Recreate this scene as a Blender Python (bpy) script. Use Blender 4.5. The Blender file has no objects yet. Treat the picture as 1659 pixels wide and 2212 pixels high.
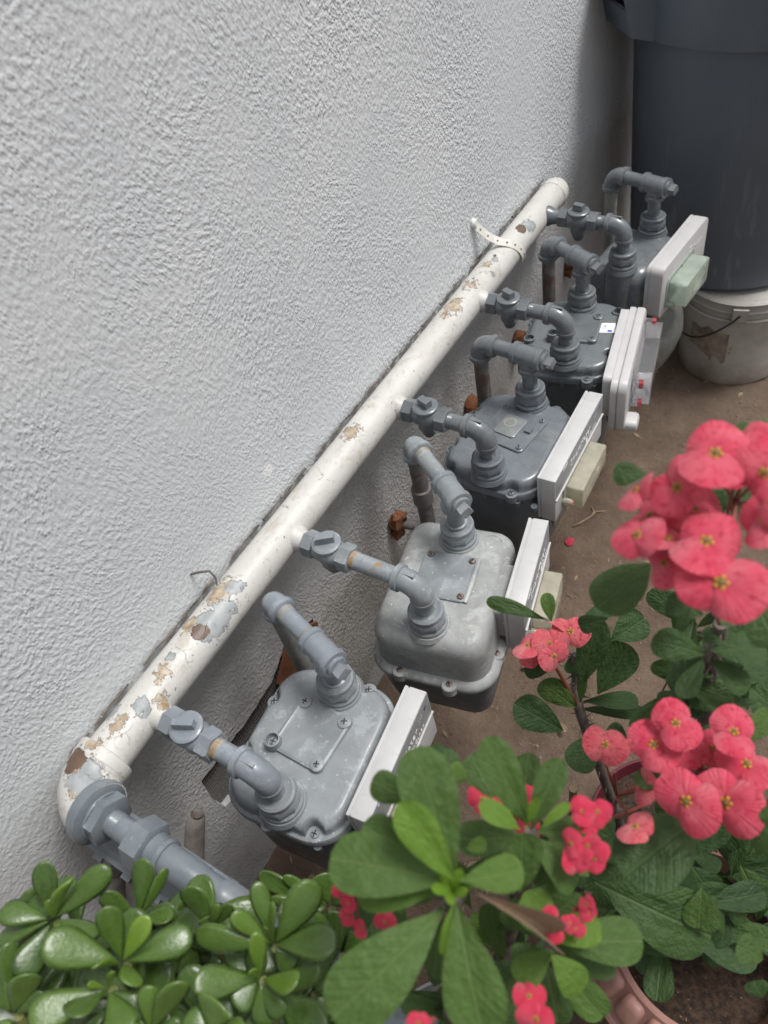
import bpy, bmesh, math, random
import numpy as np
from mathutils import Vector as V, Matrix as M, noise as NZ
random.seed(7)
SC = bpy.context.scene
COL = SC.collection
R2 = math.radians
# ------------------------------------------------------------------ camera
CR = M(((0.84550, 0.29017, -0.44826), (0.50568, -0.70473, 0.49763), (-0.17151, -0.64742, -0.74259)))  # right, down, forward -> world
CP = V((0.6722, -0.1657, 1.5282))
cam = bpy.data.cameras.new('camera'); co = bpy.data.objects.new('camera', cam); COL.objects.link(co)
mw = (CR @ M(((1, 0, 0), (0, -1, 0), (0, 0, -1)))).to_4x4(); mw.translation = CP
co.matrix_world = mw
cam.sensor_fit = 'VERTICAL'; cam.sensor_height = 36.0; cam.sensor_width = 27.0
cam.lens = 1730 / 2304 * 36.0
cam.clip_start = 0.02; cam.clip_end = 200
cam.dof.use_dof = True; cam.dof.focus_distance = 1.15; cam.dof.aperture_fstop = 5.2
SC.camera = co
# ------------------------------------------------------------------ light
SUN_EL, SUN_AZ = R2(66), R2(38)
wd = bpy.data.worlds.new('World'); SC.world = wd; wd.use_nodes = True
nt = wd.node_tree; bg = nt.nodes['Background']
sky = nt.nodes.new('ShaderNodeTexSky'); sky.sky_type = 'NISHITA'; sky.sun_disc = False
sky.dust_density = 4.0; sky.air_density = 1.0
hsv = nt.nodes.new('ShaderNodeHueSaturation'); hsv.inputs['Saturation'].default_value = 0.32
nt.links.new(sky.outputs[0], hsv.inputs['Color']); nt.links.new(hsv.outputs[0], bg.inputs[0]); bg.inputs[1].default_value = 0.11
sun = bpy.data.lights.new('sun', 'SUN'); sun.energy = 2.15; sun.angle = R2(18); sun.color = (1.0, 0.985, 0.965)
so = bpy.data.objects.new('sun', sun); COL.objects.link(so)
sd = V((math.cos(SUN_EL) * math.cos(SUN_AZ), math.cos(SUN_EL) * math.sin(SUN_AZ), math.sin(SUN_EL)))   # towards the sun
so.rotation_euler = sd.to_track_quat('Z', 'Y').to_euler()
so.location = (2, 1, 4)
sky.sun_elevation = SUN_EL; sky.sun_rotation = math.pi / 2 - SUN_AZ
SC.view_settings.view_transform = 'Standard'; SC.view_settings.look = 'None'
SC.view_settings.exposure = 0.27; SC.view_settings.gamma = 1.0; SC.view_settings.use_curve_mapping = False

# ------------------------------------------------------------------ helpers
def at(px, py, d):
    """a point d metres deep in front of the camera, from photograph coordinates (1659 x 2212)"""
    return CP + CR @ V(((px - 829.5) / 1661.0, (py - 1106.0) / 1661.0, 1.0)) * d

class MB:
    def __init__(s): s.v = []; s.f = []; s.m = []; s.cm = 0
    def add(s, vs, fs):
        o = len(s.v); s.v += [tuple(p) for p in vs]; s.f += [tuple(i + o for i in f) for f in fs]; s.m += [s.cm] * len(fs)
    def loft(s, rings, cap0=True, cap1=True, closed=True):
        n = len(rings[0]); vs = [p for r in rings for p in r]; fs = []
        for i in range(len(rings) - 1):
            for j in range(n if closed else n - 1):
                k = (j + 1) % n
                fs.append((i * n + j, i * n + k, (i + 1) * n + k, (i + 1) * n + j))
        if cap0: fs.append(tuple(range(n))[::-1])
        if cap1: fs.append(tuple(range((len(rings) - 1) * n, len(rings) * n)))
        s.add(vs, fs)
    def lathe(s, o, ax, prof, n=20, cap0=True, cap1=True, ph=0.0):
        o = V(o); ax = V(ax).normalized(); u = ax.orthogonal().normalized()
        if abs(ax.z) > .9: u = V((1, 0, 0))
        else: u = ax.cross(V((0, 0, 1))).normalized()
        w = ax.cross(u)
        rings = [[o + ax * t + (u * math.cos(a) + w * math.sin(a)) * r for a in [ph + 2 * math.pi * k / n for k in range(n)]] for t, r in prof]
        s.loft(rings, cap0, cap1)
    def cyl(s, a, b, r, n=16):
        a = V(a); b = V(b); s.lathe(a, b - a, [(0, r), ((b - a).length, r)], n)
    def tube(s, path, rad, n=12, caps=True):
        path = [V(p) for p in path]
        if not hasattr(rad, '__len__'): rad = [rad] * len(path)
        t0 = (path[1] - path[0]).normalized(); u = t0.orthogonal().normalized(); rings = []
        for i, p in enumerate(path):
            t = (path[min(i + 1, len(path) - 1)] - path[max(i - 1, 0)]).normalized()
            u = (u - t * u.dot(t)).normalized(); w = t.cross(u)
            rings.append([p + (u * math.cos(2 * math.pi * k / n) + w * math.sin(2 * math.pi * k / n)) * rad[i] for k in range(n)])
        s.loft(rings, caps, caps)
    def box(s, c, h, mat=None):
        c = V(c); pts = [V((x * h[0], y * h[1], z * h[2])) for x in (-1, 1) for y in (-1, 1) for z in (-1, 1)]
        if mat: pts = [mat @ p for p in pts]
        s.add([c + p for p in pts], [(0, 1, 3, 2), (4, 6, 7, 5), (0, 4, 5, 1), (2, 3, 7, 6), (0, 2, 6, 4), (1, 5, 7, 3)])
    def build(s, name, mats, parent=None, sharp=38, mw=None, smooth=True):
        me = bpy.data.meshes.new(name); me.from_pydata(s.v, [], s.f)
        if not isinstance(mats, (list, tuple)): mats = [mats]
        for m in mats: me.materials.append(m)
        if len(mats) > 1: me.polygons.foreach_set('material_index', s.m)
        fin(me, sharp, smooth)
        return link(name, me, parent, mw)

def fin(me, sharp=38, smooth=True):
    bm = bmesh.new(); bm.from_mesh(me); bmesh.ops.recalc_face_normals(bm, faces=bm.faces); bm.to_mesh(me); bm.free()
    if smooth:
        me.polygons.foreach_set('use_smooth', [True] * len(me.polygons))
        me.set_sharp_from_angle(angle=R2(sharp))
    me.update()
def link(name, me, parent=None, mw=None):
    o = bpy.data.objects.new(name, me); COL.objects.link(o)
    if parent: o.parent = parent
    if mw is not None: o.matrix_basis = mw
    return o
def tag(o, label, cat, group=None):
    o['label'] = label; o['category'] = cat
    if group: o['group'] = group
    return o
def thing(name, label, cat, loc=(0, 0, 0), rz=0.0, group=None):
    o = bpy.data.objects.new(name, None); COL.objects.link(o); o.location = loc; o.rotation_euler = (0, 0, rz)
    o.empty_display_size = .02
    return tag(o, label, cat, group)

def rrect(hx, hy, r, n=10, cx=0, cy=0):
    r = max(min(r, hx * .999, hy * .999), .0004); pts = []
    for sx, sy, a0 in ((1, 1, 0), (-1, 1, 90), (-1, -1, 180), (1, -1, 270)):
        for k in range(n):
            a = R2(a0 + 90 * k / (n - 1)); pts.append((cx + sx * (hx - r) + r * math.cos(a), cy + sy * (hy - r) + r * math.sin(a)))
    return pts
def dense(pts, step):
    out = []
    for i, p in enumerate(pts):
        q = pts[(i + 1) % len(pts)]; L = math.dist(p, q); k = max(1, int(L / step))
        out += [(p[0] + (q[0] - p[0]) * j / k, p[1] + (q[1] - p[1]) * j / k) for j in range(k)]
    return out

# ------------------------------------------------------------------ materials
class NT:
    def __init__(s, name):
        s.mat = bpy.data.materials.new(name); s.mat.use_nodes = True; s.t = s.mat.node_tree
        s.b = s.t.nodes['Principled BSDF']; s.out = s.t.nodes['Material Output']
        s.tc = s.t.nodes.new('ShaderNodeTexCoord')
    def n(s, t, **k):
        nd = s.t.nodes.new('ShaderNode' + t)
        for a, v in k.items(): setattr(nd, a, v)
        return nd
    def l(s, a, b): s.t.links.new(a, b)
    def co(s, scale=(1, 1, 1), rot=(0, 0, 0), kind='Object'):
        mp = s.n('Mapping'); mp.inputs['Scale'].default_value = scale; mp.inputs['Rotation'].default_value = rot
        s.l(s.tc.outputs[kind], mp.inputs[0]); return mp.outputs[0]
    def noise(s, scale, detail=3, rough=.55, co=None, dist=0.0):
        nd = s.n('TexNoise'); nd.inputs['Scale'].default_value = scale; nd.inputs['Detail'].default_value = detail
        nd.inputs['Roughness'].default_value = rough; nd.inputs['Distortion'].default_value = dist
        s.l(co if co is not None else s.tc.outputs['Object'], nd.inputs['Vector']); return nd.outputs[0]
    def vor(s, scale, co=None, feat='F1', smooth=0.0):
        nd = s.n('TexVoronoi', feature=feat); nd.inputs['Scale'].default_value = scale
        s.l(co if co is not None else s.tc.outputs['Object'], nd.inputs['Vector']); return nd.outputs['Distance']
    def ramp(s, v, lo, hi, a=0.0, b=1.0):
        nd = s.n('MapRange'); nd.inputs[1].default_value = lo; nd.inputs[2].default_value = hi
        nd.inputs[3].default_value = a; nd.inputs[4].default_value = b; s.l(v, nd.inputs[0]); return nd.outputs[0]
    def math(s, op, a, b=None):
        nd = s.n('Math', operation=op)
        for i, v in enumerate((a, b)):
            if v is None: continue
            if isinstance(v, (int, float)): nd.inputs[i].default_value = v
            else: s.l(v, nd.inputs[i])
        return nd.outputs[0]
    def mix(s, f, a, b):
        nd = s.n('MixRGB')
        for i, v in enumerate((f, a, b)):
            if isinstance(v, (int, float)): nd.inputs[i].default_value = v
            elif isinstance(v, tuple): nd.inputs[i].default_value = (*v, 1)
            else: s.l(v, nd.inputs[i])
        return nd.outputs[0]
    def col(s, c): s.l(c, s.b.inputs['Base Color'])
    def bump(s, h, strength=.3, dist=.002, prev=None):
        nd = s.n('Bump'); nd.inputs['Strength'].default_value = strength; nd.inputs['Distance'].default_value = dist
        s.l(h, nd.inputs['Height'])
        if prev is not None: s.l(prev, nd.inputs['Normal'])
        s.l(nd.outputs[0], s.b.inputs['Normal']); return nd.outputs[0]
    def blobs(s, pts, amt=.9, nscale=45):
        """irregular spots round object-space points (x, y, z, radius): 0..1 mask"""
        best = None
        nz = s.noise(nscale, 7, .72)
        for x, y, z, r in pts:
            nd = s.n('VectorMath', operation='DISTANCE'); nd.inputs[1].default_value = (x, y, z)
            s.l(s.tc.outputs['Object'], nd.inputs[0])
            d = s.math('SUBTRACT', 1.0, s.math('DIVIDE', nd.outputs['Value'], r))
            best = d if best is None else s.math('MAXIMUM', best, d)
        v = s.math('ADD', best, s.math('MULTIPLY', s.math('SUBTRACT', nz, .5), amt * 2))
        return s.ramp(v, .30, .34)
    def rough(s, v):
        if isinstance(v, float): s.b.inputs['Roughness'].default_value = v
        else: s.l(v, s.b.inputs['Roughness'])

def plain(name, c, rough=.5, metal=0.0, bump=0.0, var=.12, scale=60):
    t = NT(name); f = t.ramp(t.noise(scale, 4), .3, .7)
    t.col(t.mix(f, tuple(x * (1 - var) for x in c), tuple(min(1, x * (1 + var)) for x in c)))
    t.rough(rough); t.b.inputs['Metallic'].default_value = metal
    if bump: t.bump(t.noise(scale * 4, 3), bump, .001)
    return t.mat

def paint(name, c, rough=.42, light=.0, rust=.0, specks=.5, mott=.16, metal=0.0, rustc=(.16, .075, .035), dust=(.42, .40, .36), dusty=.25):
    t = NT(name)
    base = t.mix(t.ramp(t.noise(22, 5, .6), .32, .68), tuple(x * (1 - mott) for x in c), tuple(x * (1 + mott) for x in c))
    if dusty: base = t.mix(t.math('MULTIPLY', t.ramp(t.noise(38, 6, .7, dist=.6), .52, .72), dusty), base, dust)
    chips = t.ramp(t.noise(130, 4, .6), .665 if specks > .45 else .70, .69 if specks > .45 else .73)
    if light: base = t.mix(t.math('MULTIPLY', t.ramp(t.noise(30, 6, .72), .55, .62), light), base, tuple(min(.8, x * 1.55 + .04) for x in c))
    if specks: base = t.mix(t.math('MULTIPLY', chips, specks), base, (.62, .62, .58))
    rz = t.ramp(t.noise(19, 7, .72, dist=.3), .745 - rust * .30, .80 - rust * .28)
    if rust: base = t.mix(t.math('MULTIPLY', rz, .85), base, t.mix(t.noise(160, 4), rustc, tuple(x * 2.3 for x in rustc)))
    t.col(base); t.b.inputs['Metallic'].default_value = metal
    rr = t.ramp(t.noise(45, 4), .3, .7, rough - .1, rough + .14)
    t.rough(rr); t.b.inputs['Coat Weight'].default_value = .35 if rough < .4 else .1; t.b.inputs['Coat Roughness'].default_value = .14
    n1 = t.bump(t.noise(240, 2), .12, .0012)
    n2 = t.bump(t.noise(70, 4), .16, .002, n1)
    if rust: t.bump(rz, .5, -.0006, n2)
    return t.mat

def stucco():
    t = NT('stucco_paint')
    # trowel-swept grains: stretched noise, direction wandering over the wall
    big = t.noise(2.2, 3, .5)
    wv = t.n('VectorMath', operation='ADD'); sc = t.n('VectorMath', operation='SCALE'); nv = t.n('TexNoise'); nv.inputs['Scale'].default_value = 3.0
    t.l(t.tc.outputs['Object'], nv.inputs['Vector']); t.l(nv.outputs['Color'], sc.inputs[0]); sc.inputs['Scale'].default_value = .09
    t.l(t.tc.outputs['Object'], wv.inputs[0]); t.l(sc.outputs[0], wv.inputs[1])
    mp = t.n('Mapping'); mp.inputs['Rotation'].default_value = (R2(-24), 0, 0); mp.inputs['Scale'].default_value = (1, 1.0, .72)
    t.l(wv.outputs[0], mp.inputs[0]); g = mp.outputs[0]
    n1 = t.noise(190, 1.0, .4, co=g); n2 = t.noise(420, 2, .5, co=g); n3 = t.noise(75, 2, .5, co=wv.outputs[0])
    vb = t.vor(235, co=g); blob = t.math('MULTIPLY', t.ramp(vb, .12, .52, 1.0, 0.0), t.ramp(t.noise(24, 2), .42, .6))
    h = t.math('ADD', t.math('MULTIPLY', t.ramp(n1, .36, .72), .75), t.math('MULTIPLY', n2, .10))
    h = t.math('ADD', h, t.math('MULTIPLY', blob, .55))
    h = t.math('ADD', h, t.math('MULTIPLY', t.ramp(n3, .42, .75), .35))
    h = t.math('MULTIPLY', h, t.ramp(big, .38, .64, .5, 1.2))
    col = t.mix(t.ramp(t.noise(5, 5, .6), .3, .7), (.60, .625, .640), (.665, .682, .69))
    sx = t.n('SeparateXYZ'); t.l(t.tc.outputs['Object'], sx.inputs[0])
    # grey shade of pipe and meters painted in, plus dirt, low on the wall, with ragged upper edge
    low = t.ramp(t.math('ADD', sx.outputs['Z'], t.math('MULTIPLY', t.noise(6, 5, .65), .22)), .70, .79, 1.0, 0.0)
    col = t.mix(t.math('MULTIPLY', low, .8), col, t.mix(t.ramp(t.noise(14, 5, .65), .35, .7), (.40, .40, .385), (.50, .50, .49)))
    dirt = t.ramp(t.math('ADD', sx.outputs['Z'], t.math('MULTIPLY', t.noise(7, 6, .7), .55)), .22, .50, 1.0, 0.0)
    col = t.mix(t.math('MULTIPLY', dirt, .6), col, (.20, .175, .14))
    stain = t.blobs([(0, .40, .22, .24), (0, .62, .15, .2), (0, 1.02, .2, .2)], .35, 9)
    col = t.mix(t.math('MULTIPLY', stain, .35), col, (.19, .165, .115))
    fl = t.blobs([(0, .357, .755, .014), (0, .66, .60, .01)], .8, 120)
    col = t.mix(fl, col, (.8, .8, .78))
    t.col(col); t.rough(.62)
    # hairline cracks
    cr = t.n('TexVoronoi', feature='DISTANCE_TO_EDGE'); cr.inputs['Scale'].default_value = 3.2
    cw = t.n('VectorMath', operation='ADD'); c2 = t.n('VectorMath', operation='SCALE'); cn = t.n('TexNoise'); cn.inputs['Scale'].default_value = 7; cn.inputs['Detail'].default_value = 5
    t.l(t.tc.outputs['Object'], cn.inputs['Vector']); t.l(cn.outputs['Color'], c2.inputs[0]); c2.inputs['Scale'].default_value = .16
    t.l(t.tc.outputs['Object'], cw.inputs[0]); t.l(c2.outputs[0], cw.inputs[1]); t.l(cw.outputs[0], cr.inputs['Vector'])
    crack = t.math('MULTIPLY', t.ramp(sx.outputs['Z'], .62, .72, 1.0, 0.0), t.math('MULTIPLY', t.ramp(cr.outputs['Distance'], .0, .0035, 1.0, 0.0), t.ramp(t.noise(3.3, 2), .50, .54)))
    b1 = t.bump(h, .95, .0016)
    t.bump(crack, .8, -.002, b1)
    return t.mat

def white_pipe():
    t = NT('old_white_pipe_paint')
    base = t.mix(t.ramp(t.noise(9, 5, .6), .3, .7), (.49, .478, .445), (.58, .57, .54))
    base = t.mix(t.math('MULTIPLY', t.ramp(t.noise(55, 5, .65), .60, .68), .5), base, (.50, .47, .41))
    base = t.mix(t.ramp(t.noise(120, 4, .6), .675, .70), base, (.16, .14, .12))
    base = t.mix(t.math('MULTIPLY', t.ramp(t.noise(17, 7, .75, dist=.5), .54, .64), .55), base, (.38, .33, .26))
    base = t.mix(t.math('MULTIPLY', t.ramp(t.noise(60, 6, .75, dist=.4), .60, .66), .7), base, (.27, .24, .20))
    tan = t.blobs([(.0, .507, .04, .026), (.0, .49, .045, .018), (-.005, .17, .04, .034), (-.01, .11, .04, .024), (.005, -.045, .04, .022), (.01, .035, .035, .018), (.0, .86, .04, .032), (.0, .83, .04, .02), (0, -.075, .045, .018), (.02, -.12, .04, .026), (.03, 0.01, .02, .016), (.0, .93, .045, .03), (0, 1.0, .04, .02)], 1.25, 105)
    base = t.mix(tan, base, t.mix(t.ramp(t.noise(70, 5, .7), .35, .65), (.50, .44, .35), (.27, .18, .10)))
    grey = t.blobs([(.018, .125, .026, .033), (.02, .150, .024, .024), (.014, .186, .03, .018), (.015, -.012, .03, .018), (.02, -.115, .04, .033), (.0, .06, .04, .016), (-.02, -.035, .03, .018), (.01, 1.02, .03, .010), (.02, .985, .02, .008), (.02, 1.16, .022, .02)], 1.05, 75)
    base = t.mix(grey, base, t.mix(t.ramp(t.noise(60, 4), .4, .6), (.25, .27, .275), (.34, .36, .36)))
    brn = t.blobs([(.012, .108, .028, .018), (-.012, -.105, .045, .032), (.012, 1.135, .03, .018), (.0, .52, .04, .010), (.005, 1.03, .035, .010), (0, .15, .04, .008), (.02, .07, .0, .007)], .6, 60)
    base = t.mix(brn, base, t.mix(t.noise(90, 4), (.08, .055, .045), (.17, .10, .06)))
    t.col(base); t.rough(.45)
    hgt = t.math('MAXIMUM', t.math('MAXIMUM', tan, grey), brn)
    b1 = t.bump(t.noise(110, 4, .6), .35, .002)
    b2 = t.bump(hgt, 1.0, -.0016, b1)
    cr = t.n('TexVoronoi', feature='DISTANCE_TO_EDGE'); cr.inputs['Scale'].default_value = 22
    cw = t.n('VectorMath', operation='ADD'); c2 = t.n('VectorMath', operation='SCALE'); cn = t.n('TexNoise'); cn.inputs['Scale'].default_value = 50; cn.inputs['Detail'].default_value = 5
    t.l(t.tc.outputs['Object'], cn.inputs['Vector']); t.l(cn.outputs['Color'], c2.inputs[0]); c2.inputs['Scale'].default_value = .03
    t.l(t.tc.outputs['Object'], cw.inputs[0]); t.l(c2.outputs[0], cw.inputs[1]); t.l(cw.outputs[0], cr.inputs['Vector'])
    crk = t.math('MULTIPLY', t.ramp(cr.outputs['Distance'], 0, .02, 1.0, 0.0), t.ramp(t.noise(12, 2), .60, .64))
    t.bump(crk, .7, -.001, b2)
    return t.mat

def dirt_mat():
    t = NT('dry_dirt')
    c = t.mix(t.ramp(t.noise(7, 6, .65), .35, .65), (.105, .070, .048), (.172, .124, .088))
    c = t.mix(t.math('MULTIPLY', t.ramp(t.noise(60, 6, .7), .5, .7), .5), c, (.10, .066, .046))
    c = t.mix(t.ramp(t.noise(260, 3, .6), .71, .74), c, (.42, .37, .30))
    t.col(c); t.rough(.95)
    b = t.bump(t.noise(25, 6, .7), .8, .016)
    t.bump(t.noise(190, 5, .7), .7, .004, b)
    return t.mat

def leaf_mat(name, c0, c1, rib, rough=.42, trans=.25, young=(.18, .30, .03), margin=None, coat=0.0):
    t = NT(name); oi = t.n('ObjectInfo'); rnd = oi.outputs['Random']
    base = t.mix(rnd, c0, c1)
    base = t.mix(t.math('MULTIPLY', t.ramp(t.noise(3.5, 6, .65), .4, .7), .5), base, tuple(x * 1.5 for x in c1))
    base = t.mix(t.math('MULTIPLY', t.ramp(t.noise(11, 5, .7), .55, .7), .35), base, tuple(x * .55 for x in c0))
    sx = t.n('SeparateXYZ'); t.l(t.tc.outputs['Object'], sx.inputs[0])
    ax = t.math('ABSOLUTE', sx.outputs['X'])
    if rib:
        base = t.mix(t.ramp(ax, .006, .022, .6, 0.0), base, rib)
        # side veins
        wv = t.n('TexWave', wave_type='BANDS', bands_direction='Y'); wv.inputs['Scale'].default_value = 3.2; wv.inputs['Distortion'].default_value = 1.5
        cv = t.n('CombineXYZ'); t.l(t.math('SUBTRACT', sx.outputs['Y'], t.math('MULTIPLY', ax, .7)), cv.inputs['Y']); t.l(cv.outputs[0], wv.inputs['Vector'])
        base = t.mix(t.math('MULTIPLY', t.ramp(wv.outputs[0], .86, 1.0), .06), base, rib)
    sp = t.ramp(t.noise(38, 3, .6), .70, .74)
    base = t.mix(t.math('MULTIPLY', sp, .35), base, (.30, .30, .16))
    at_ = t.n('Attribute', attribute_name='["tone"]', attribute_type='OBJECT')
    base = t.mix(at_.outputs['Fac'], base, young)
    if coat: base = t.mix(t.math('MULTIPLY', t.ramp(t.noise(2.2, 5, .65), .42, .68), .5), base, tuple(x * 1.7 for x in c1)); base = t.mix(t.math('MULTIPLY', t.ramp(t.noise(26, 5, .7), .60, .68), .3), base, (.16, .19, .09))
    if margin is not None:
        uv = t.n('Attribute', attribute_name='edge'); base = t.mix(t.math('MULTIPLY', t.ramp(uv.outputs['Fac'], .75, 1.0), .6), base, margin)
    t.col(base); t.rough(t.ramp(t.noise(9, 4), .3, .7, rough - .08, rough + .12))
    t.b.inputs['Coat Weight'].default_value = coat; t.b.inputs['Coat Roughness'].default_value = .15
    if not coat: t.b.inputs['Specular IOR Level'].default_value = .35
    b1 = t.bump(t.noise(16, 4), .12, .02)
    if rib: t.bump(t.math('ADD', t.math('MULTIPLY', t.ramp(wv.outputs[0], .7, 1.0), -.07), t.math('ADD', t.noise(5, 4, .6), t.math('MULTIPLY', t.ramp(ax, .0, .03, 1.0, 0.0), -.6))), .35, .03, b1)
    if trans:
        tr = t.n('BsdfTranslucent'); ms = t.n('MixShader'); ms.inputs[0].default_value = trans
        t.l(t.mix(.5, base, tuple(min(1, x * 1.6) for x in young)), tr.inputs[0]); t.l(t.b.outputs[0], ms.inputs[1]); t.l(tr.outputs[0], ms.inputs[2]); t.l(ms.outputs[0], t.out.inputs[0])
    return t.mat

def petal_mat(name, c, c2, dark, sp=.6):
    t = NT(name); oi = t.n('ObjectInfo')
    cv = t.n('VectorMath', operation='ADD'); rv = t.n('CombineXYZ')
    for i in range(2): t.l(t.math('MULTIPLY', oi.outputs['Random'], 37.0 + 11 * i), rv.inputs[i])
    t.l(t.tc.outputs['Object'], cv.inputs[0]); t.l(rv.outputs[0], cv.inputs[1]); k = cv.outputs[0]
    base = t.mix(t.ramp(t.noise(2.2, 4, .6, co=k), .35, .65), c, c2)
    base = t.mix(t.math('MULTIPLY', t.ramp(t.noise(8.5, 4, .6, co=k), .55, .66), sp), base, dark)
    sx = t.n('SeparateXYZ'); t.l(t.tc.outputs['Object'], sx.inputs[0])
    an = t.math('ARCTAN2', sx.outputs['X'], sx.outputs['Y']); cb = t.n('CombineXYZ'); t.l(an, cb.inputs[0])
    st = t.noise(9, 4, .6, co=cb.outputs[0]); base = t.mix(t.math('MULTIPLY', t.ramp(st, .48, .66), .40), base, dark)
    t.col(base); t.rough(.5); t.b.inputs['Sheen Weight'].default_value = .2
    t.bump(st, .5, .04)
    tr = t.n('BsdfTranslucent'); ms = t.n('MixShader'); ms.inputs[0].default_value = .22
    t.l(base, tr.inputs[0]); t.l(t.b.outputs[0], ms.inputs[1]); t.l(tr.outputs[0], ms.inputs[2]); t.l(ms.outputs[0], t.out.inputs[0])
    return t.mat

def bin_mat():
    t = NT('dark_blue_grey_plastic')
    c = t.mix(t.ramp(t.noise(5, 4), .3, .7), (.090, .112, .138), (.110, .132, .158))
    sx = t.n('SeparateXYZ'); t.l(t.tc.outputs['Object'], sx.inputs[0])
    scr = None
    for i, (rx, rz) in enumerate(((.5, .9), (-.6, .4), (.2, -.7))):
        n = t.noise(38, 3, .6, co=t.co((1, 1, .12), (rx, rz, rz * 2)), dist=.3)
        m = t.ramp(n, .645, .66); scr = m if scr is None else t.math('MAXIMUM', scr, m)
    wear = t.ramp(t.math('ADD', sx.outputs['Z'], t.math('MULTIPLY', t.noise(4, 4), .5)), .25, .75, 1.0, .06)
    c = t.mix(t.math('MULTIPLY', t.math('MULTIPLY', scr, wear), .4), c, (.26, .26, .26))
    c = t.mix(t.math('MULTIPLY', t.ramp(t.noise(3.5, 6, .7), .45, .7), .16), c, (.15, .16, .17))
    t.col(c); t.rough(.42); t.bump(t.noise(420, 2), .08, .001)
    return t.mat

def bucket_mat():
    t = NT('dirty_white_plastic')
    c = t.mix(t.ramp(t.noise(9, 6, .65), .35, .65), (.36, .335, .30), (.50, .48, .44))
    sx = t.n('SeparateXYZ'); t.l(t.tc.outputs['Object'], sx.inputs[0])
    d = t.ramp(t.math('ADD', sx.outputs['Z'], t.math('MULTIPLY', t.noise(14, 6, .7), .16)), .06, .16, 1.0, 0.0)
    c = t.mix(t.math('MULTIPLY', d, .75), c, (.16, .105, .065))
    c = t.mix(t.ramp(t.noise(70, 5, .7, co=t.co((1, 1, .4), (0, .8, 0))), .64, .68), c, (.13, .11, .09))
    t.col(c); t.rough(.55); t.bump(t.noise(60, 4), .15, .002)
    return t.mat

def clear_mat(name, c, rough=.25, trans=.6):
    t = NT(name); t.col(t.mix(t.ramp(t.noise(50, 4), .35, .65), tuple(x * .82 for x in c), c)); t.rough(rough)
    t.b.inputs['Transmission Weight'].default_value = trans; t.b.inputs['IOR'].default_value = 1.35
    return t.mat

GREY = paint('grey_gloss_paint', (.132, .148, .160), .29, rust=.06, specks=.15, dusty=.20, mott=.12)
GREY_M = paint('grey_meter_paint', (.138, .155, .172), .30, rust=.05, specks=.2, dusty=.22, mott=.12)
GREY_D = paint('dark_grey_body_paint', (.095, .112, .125), .40, specks=.10, dusty=.12, mott=.12)
GREY_G = paint('greenish_grey_paint', (.138, .154, .164), .28, rust=.0, specks=.05, dusty=.05, mott=.06)
GREY_S = paint('streaky_dark_paint', (.105, .115, .11), .45, specks=.1, dusty=.5, mott=.2, dust=(.25, .26, .23))
GREY_L = paint('weathered_light_grey', (.222, .242, .255), .44, light=.5, rust=.24, specks=.5, mott=.14, dusty=.2)
GREY_LP = paint('weathered_blue_grey_pipe', (.205, .228, .255), .36, light=.35, rust=.18, specks=.35, mott=.14, dusty=.15)
ALU = paint('weathered_cast_aluminium', (.285, .295, .292), .6, light=.45, rust=.10, specks=.8, mott=.22, dusty=.5, metal=.0, rustc=(.2, .12, .05), dust=(.46, .45, .40))
ALU_P = paint('oxidised_grey_pipe', (.215, .238, .252), .42, light=.45, rust=.38, specks=.5, mott=.2, dusty=.3, rustc=(.20, .11, .05))
INLET = paint('blue_grey_paint', (.155, .178, .198), .33, light=.1, rust=.06, specks=.3, mott=.1, dusty=.15)
RISER = paint('rusty_riser', (.14, .13, .125), .6, rust=.9, specks=.1, mott=.3, dusty=.4, rustc=(.075, .04, .028))
RISER_G = paint('dusty_grey_riser', (.22, .22, .205), .6, rust=.3, specks=.3, mott=.25, dusty=.5)
THREAD = paint('rust_tinged_thread', (.24, .235, .215), .5, rust=.75, specks=.4, mott=.3, dusty=.5, rustc=(.20, .12, .05), dust=(.42, .37, .27))
RUST = paint('flaky_rust', (.17, .065, .028), .9, specks=0, mott=.5, dusty=.3, dust=(.30, .15, .06))
BOLT = paint('brown_screw', (.17, .13, .11), .5, metal=.4, specks=.1, mott=.3, dusty=.3)
WHITEP = white_pipe()
STUC = stucco()
DIRT = dirt_mat()
MODW = plain('pale_grey_plastic', (.48, .475, .47), .42, var=.06, scale=30, bump=.05)
def dusty_white():
    t = NT('dusty_white_housing'); c = t.mix(t.ramp(t.noise(20, 5), .3, .7), (.44, .44, .44), (.51, .51, .505))
    c = t.mix(t.math('MULTIPLY', t.ramp(t.noise(45, 6, .75, dist=.8), .54, .68), .38), c, (.36, .33, .29))
    t.col(c); t.rough(.4); return t.mat
MODT = dusty_white()
LABELG = plain('grey_label_print', (.22, .23, .24), .4, var=.05)
LENSY = clear_mat('yellowed_clear_plastic', (.80, .77, .62), .16, .62)
LENSG = clear_mat('greenish_clear_plastic', (.66, .76, .66), .18, .60)
CLEAR = clear_mat('clear_plastic', (.93, .93, .96), .05, .92)
INK = plain('white_print', (.85, .85, .85), .5, var=.02)
BLUEINK = plain('blue_print', (.06, .12, .45), .5, var=.02)
DARKINK = plain('dark_print', (.05, .05, .055), .5, var=.02)
REDP = plain('red_plastic', (.55, .03, .04), .3, var=.08)
PINKP = plain('faded_pink_plastic', (.66, .30, .28), .4, var=.1)
DIAL = plain('dial_card', (.52, .50, .40), .6, var=.1)
BINM = bin_mat(); BUCK = bucket_mat()
BLACK = plain('black_wire', (.012, .012, .012), .45)
WOOD = plain('grey_weathered_wood', (.25, .225, .20), .85, var=.4, scale=35, bump=.5)
SCREEN = plain('dark_wire_screen', (.17, .16, .148), .5, metal=.3)
HOLE = plain('dark_cavity', (.02, .018, .016), .95)
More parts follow.
